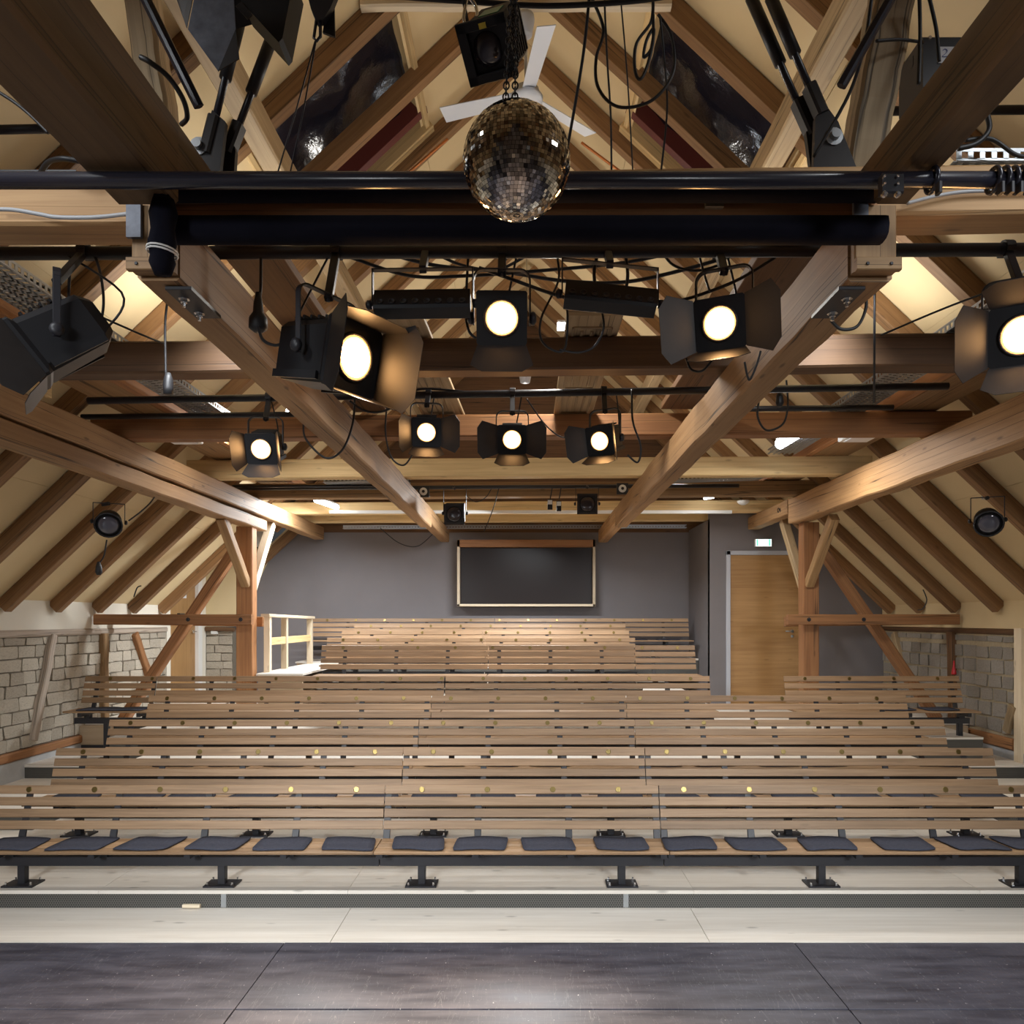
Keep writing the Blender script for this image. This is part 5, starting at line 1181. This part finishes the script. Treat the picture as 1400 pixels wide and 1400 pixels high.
W('cable', 'second thin cable hanging before the right skylight', [P(848, -8, 2.9), P(858, 110, 2.95), P(865, 232, 3.05)], 0.003)
W('cable', 'coiled cable bundle hanging before the right skylight', [P(893, 0, 2.75), P(890, 30, 2.75), P(870, 60, 2.75), P(868, 95, 2.75), P(876, 108, 2.75), P(888, 80, 2.75), P(894, 40, 2.75), P(884, 55, 2.75), P(880, 78, 2.75), P(892, 62, 2.75), P(893, 20, 2.75)], 0.006)
W('cable', 'cable falling right of the coiled bundle', [P(902, 20, 2.75), P(908, 80, 2.8), P(912, 150, 2.9), P(904, 232, 3.0)], 0.004)
W('cable', 'black cable running beside the right pole', [P(1192, -5, 2.95), P(1182, 60, 3.0), P(1160, 130, 3.1), P(1112, 215, 3.2)], 0.007)
W('cable', 'black cable crossing from the right strut to the number box', [P(1198, 56, 3.2), P(1230, 54, 3.25), P(1262, 58, 3.3)], 0.007)
W('cable', 'black cable falling in front of the number box', [P(1257, -5, 3.2), P(1258, 50, 3.25), P(1256, 115, 3.25)], 0.008)
W('cable', 'black cable loop over the near right beam', [P(1270, -5, 3.2), P(1280, 40, 3.25), P(1284, 85, 3.3)], 0.008)
W('cable', 'glossy cable looping above the tray at far right', [P(1310, 203, 3.4), P(1335, 196, 3.4), P(1352, 178, 3.4), P(1350, 158, 3.4)], 0.012)
W('cable', 'cable snaking along the tray at far right', [P(1320, 192, 3.45), P(1355, 190, 3.45), P(1390, 212, 3.45), P(1420, 214, 3.45)], 0.010)
W('cable', 'thick black cable bending beside the near left beam', [P(192, 78, 2.9), P(205, 85, 2.9), P(230, 105, 2.95), P(250, 135, 3.0), P(256, 160, 3.05), P(248, 170, 3.1)], 0.010)
W('cable', 'thick grey cable arching under the near left beam', [P(56, 236, 3.4), P(66, 222, 3.35), P(85, 217, 3.3), P(108, 220, 3.3)], 0.012)
W('cable', 'grey cable at the far left above the rail', [P(-5, 124, 3.2), P(20, 140, 3.2), P(42, 158, 3.2), P(66, 182, 3.2)], 0.007)
W('cable', 'cable from the left rafter lamp with hanging plug', [P(146, 738, 8.0), P(142, 760, 8.0), P(135, 772, 8.0), P(134, 785, 8.0)], 0.008)
W('cable', 'cable rising from the left rafter lamp to the purlin', [P(176, 712, 8.1), P(192, 700, 8.2), P(205, 688, 8.3), P(212, 678, 8.3)], 0.008)
single(MB().lathe(P(135, 768, 7.95), (0, 0, -1), [(0, 0.014), (0.05, 0.03), (0.11, 0.036), (0.14, 0.02)], 10), 'cable_plug', 'rubber', 'black plug hanging below the left rafter lamp', 'plug', smooth=True)
W('cable', 'short cable and socket on the right wall rafter foot', [P(1262, 806, 10.2), P(1267, 820, 10.2), P(1262, 832, 10.2), P(1255, 834, 10.3)], 0.008)
for k, (p, lb) in enumerate((([P(612, 190, 7.9), P(560, 235, 7.9)], 'left'), ([P(795, 195, 7.9), P(850, 236, 7.9)], 'right'))):
    W('copper_pipe', f'thin copper pipe along the {lb} roof slope behind the mirror ball', p, 0.014, 'copper', 'pipe')
W('copper_pipe', 'thin copper pipe on the right roof slope behind the bolt plate', [P(980, 352, 9.5), P(1022, 390, 9.5)], 0.02, 'copper', 'pipe')
W('copper_pipe', 'thin copper pipe on the right roof slope above the tray', [P(1150, 498, 9.5), P(1182, 526, 9.5)], 0.02, 'copper', 'pipe')
# ------------------------------------------------------------------ small fittings
single(MB().beam(P(250, 1238.5, 5.975), P(274, 1238.5, 5.975), 0.03, 0.026, (0, 0, 1), 0.003), 'wood_shim', 'white_wood', 'small pale wooden shim at the foot of the perforated riser', 'shim')
for u, v, nm in ((579, 672, 'left'), (851, 668, 'right')):
    so = thing('round_socket', P(u, v, 10.7), f'white round socket on a black plate beside the {nm} inner beam', 'socket')
    c = P(u, v, 10.7)
    MB().box(c + Vector((-0.08, 0, -0.08)), c + Vector((0.08, 0.03, 0.08)), 0.006).build('back_plate', 'black', so)
    MB().lathe(c, (0, -1, 0), [(0, 0.055), (0.015, 0.055), (0.02, 0.045)], 16).build('ring', 'white_plastic', so, True)
    MB().lathe(c + Vector((0, -0.02, 0)), (0, -1, 0), [(0, 0.022), (0.006, 0.02)], 12).build('centre', 'barn', so, True)
for u, v, lb in ((752, 689, 'left small clip on fixture hanging under the rear pipe'), (764, 691, 'right small clip on fixture with white label under the rear pipe')):
    cf = thing('clip_fixture', P(u, v, 10.8), lb, 'fixture'); c = P(u, v, 10.8)
    MB().box(c + Vector((-0.035, -0.03, -0.08)), c + Vector((0.035, 0.03, 0.06)), 0.008, 2).build('body', 'lamp_black', cf)
    MB().box(c + Vector((-0.03, -0.034, -0.01)), c + Vector((0.03, -0.03, 0.05))).build('label_plate', 'paper', cf)
    MB().tube([c + Vector((0, 0, 0.06)), P(u + 3, 667, 10.82)], 0.008, 6).build('stem', 'black', cf)
single(MB().beam(Q(-3.86, 4.9, 1.885), Q(-3.86, 6.1, 1.885), 0.03, 0.20, (0, 0, 1), 0.003), 'loft_board', 'pale', 'short pale board standing on edge on the left purlin', 'board')
mk = thing('carpenter_mark', P(1065, 697, 11.6), 'small dark carpenter mark on the short rear purlin at right', 'mark')
c = Vector((3.895, 11.66, CH + 1.68))
MB().tube([c + Vector((0, 0.035 * math.cos(q), 0.035 * math.sin(q))) for q in [2 * math.pi * k / 12 for k in range(13)]], 0.006, 5).build('ring_stroke', 'rubber', mk)
m = MB(); m.tube([c + Vector((0, -0.05, 0.02)), c + Vector((0, -0.07, -0.02)), c + Vector((0, -0.12, -0.02))], 0.005, 5); m.tube([c + Vector((0, -0.095, 0.02)), c + Vector((0, -0.095, -0.045))], 0.005, 5); m.build('figure_stroke', 'rubber', mk)
for u, v, D, sx, lb in ((91, 764, 9.6, -1, 'small white socket box on a left rafter'), (1350, 676, 8.2, 1, 'small grey socket box on a right rafter above the round lamp')):
    so = thing('socket_box', P(u, v, D), lb, 'socket'); c = P(u, v, D)
    MB().box(c + Vector((-0.045, -0.04, -0.05)), c + Vector((0.045, 0.04, 0.05)), 0.008, 2).build('casing', 'alu' if sx > 0 else 'white_plastic', so)
    MB().lathe(c + Vector((0, -0.04, 0)), (0, -1, 0), [(0, 0.025), (0.006, 0.022)], 10).build('outlet', 'barn', so, True)
W('cable', 'black plug lead hanging before the knee wall at left', [P(193, 801, 11.0), P(188, 803, 11.0), P(185, 810, 11.0), P(183, 816, 11.0)], 0.009)
W("cable", "thin dark cable from the rear pipe down towards the dark window", [P(682, 667, 10.8), P(676, 690, 10.9), P(668, 712, 11.0), P(662, 726, 11.1)], 0.007)
W('cable', 'short dark cable sagging under the rear pipe', [P(636, 676, 10.85), P(650, 686, 10.85), P(664, 680, 10.85), P(672, 668, 10.85)], 0.006)
W('cable', 'upper cable crossing behind the centre lamp', [P(575, 336, 4.1), P(630, 362, 4.15), P(680, 368, 4.15), P(720, 350, 4.1), P(760, 330, 4.0)], 0.008)
W('cable', 'cable hanging left of the centre lamp', [P(640, 352, 3.86), P(638, 390, 3.86), P(636, 425, 3.86), P(641, 452, 3.84), P(650, 462, 3.82)], 0.007)
W('cable', 'cable crossing from the pipe to the right lamp yoke', [P(900, 336, 3.9), P(920, 362, 3.88), P(952, 370, 3.86), P(985, 362, 3.84)], 0.007)
W('cable', 'thin cable falling to the large right lamp', [P(955, 345, 3.82), P(962, 372, 3.8), P(970, 398, 3.75)], 0.006)
W('cable', 'cable hanging under the right lamp across the dark beam', [P(938, 490, 3.9), P(945, 505, 3.9), P(960, 507, 3.9), P(974, 492, 3.9)], 0.006)
W('cable', 'long cable loop beside the right lamp on the inner beam', [P(1018, 495, 3.95), P(1022, 515, 3.95), P(1026, 518, 3.95), P(1034, 500, 3.95), P(1040, 480, 3.95)], 0.006)
for o in bpy.data.objects:
    if '_o' in o: del o['_o']
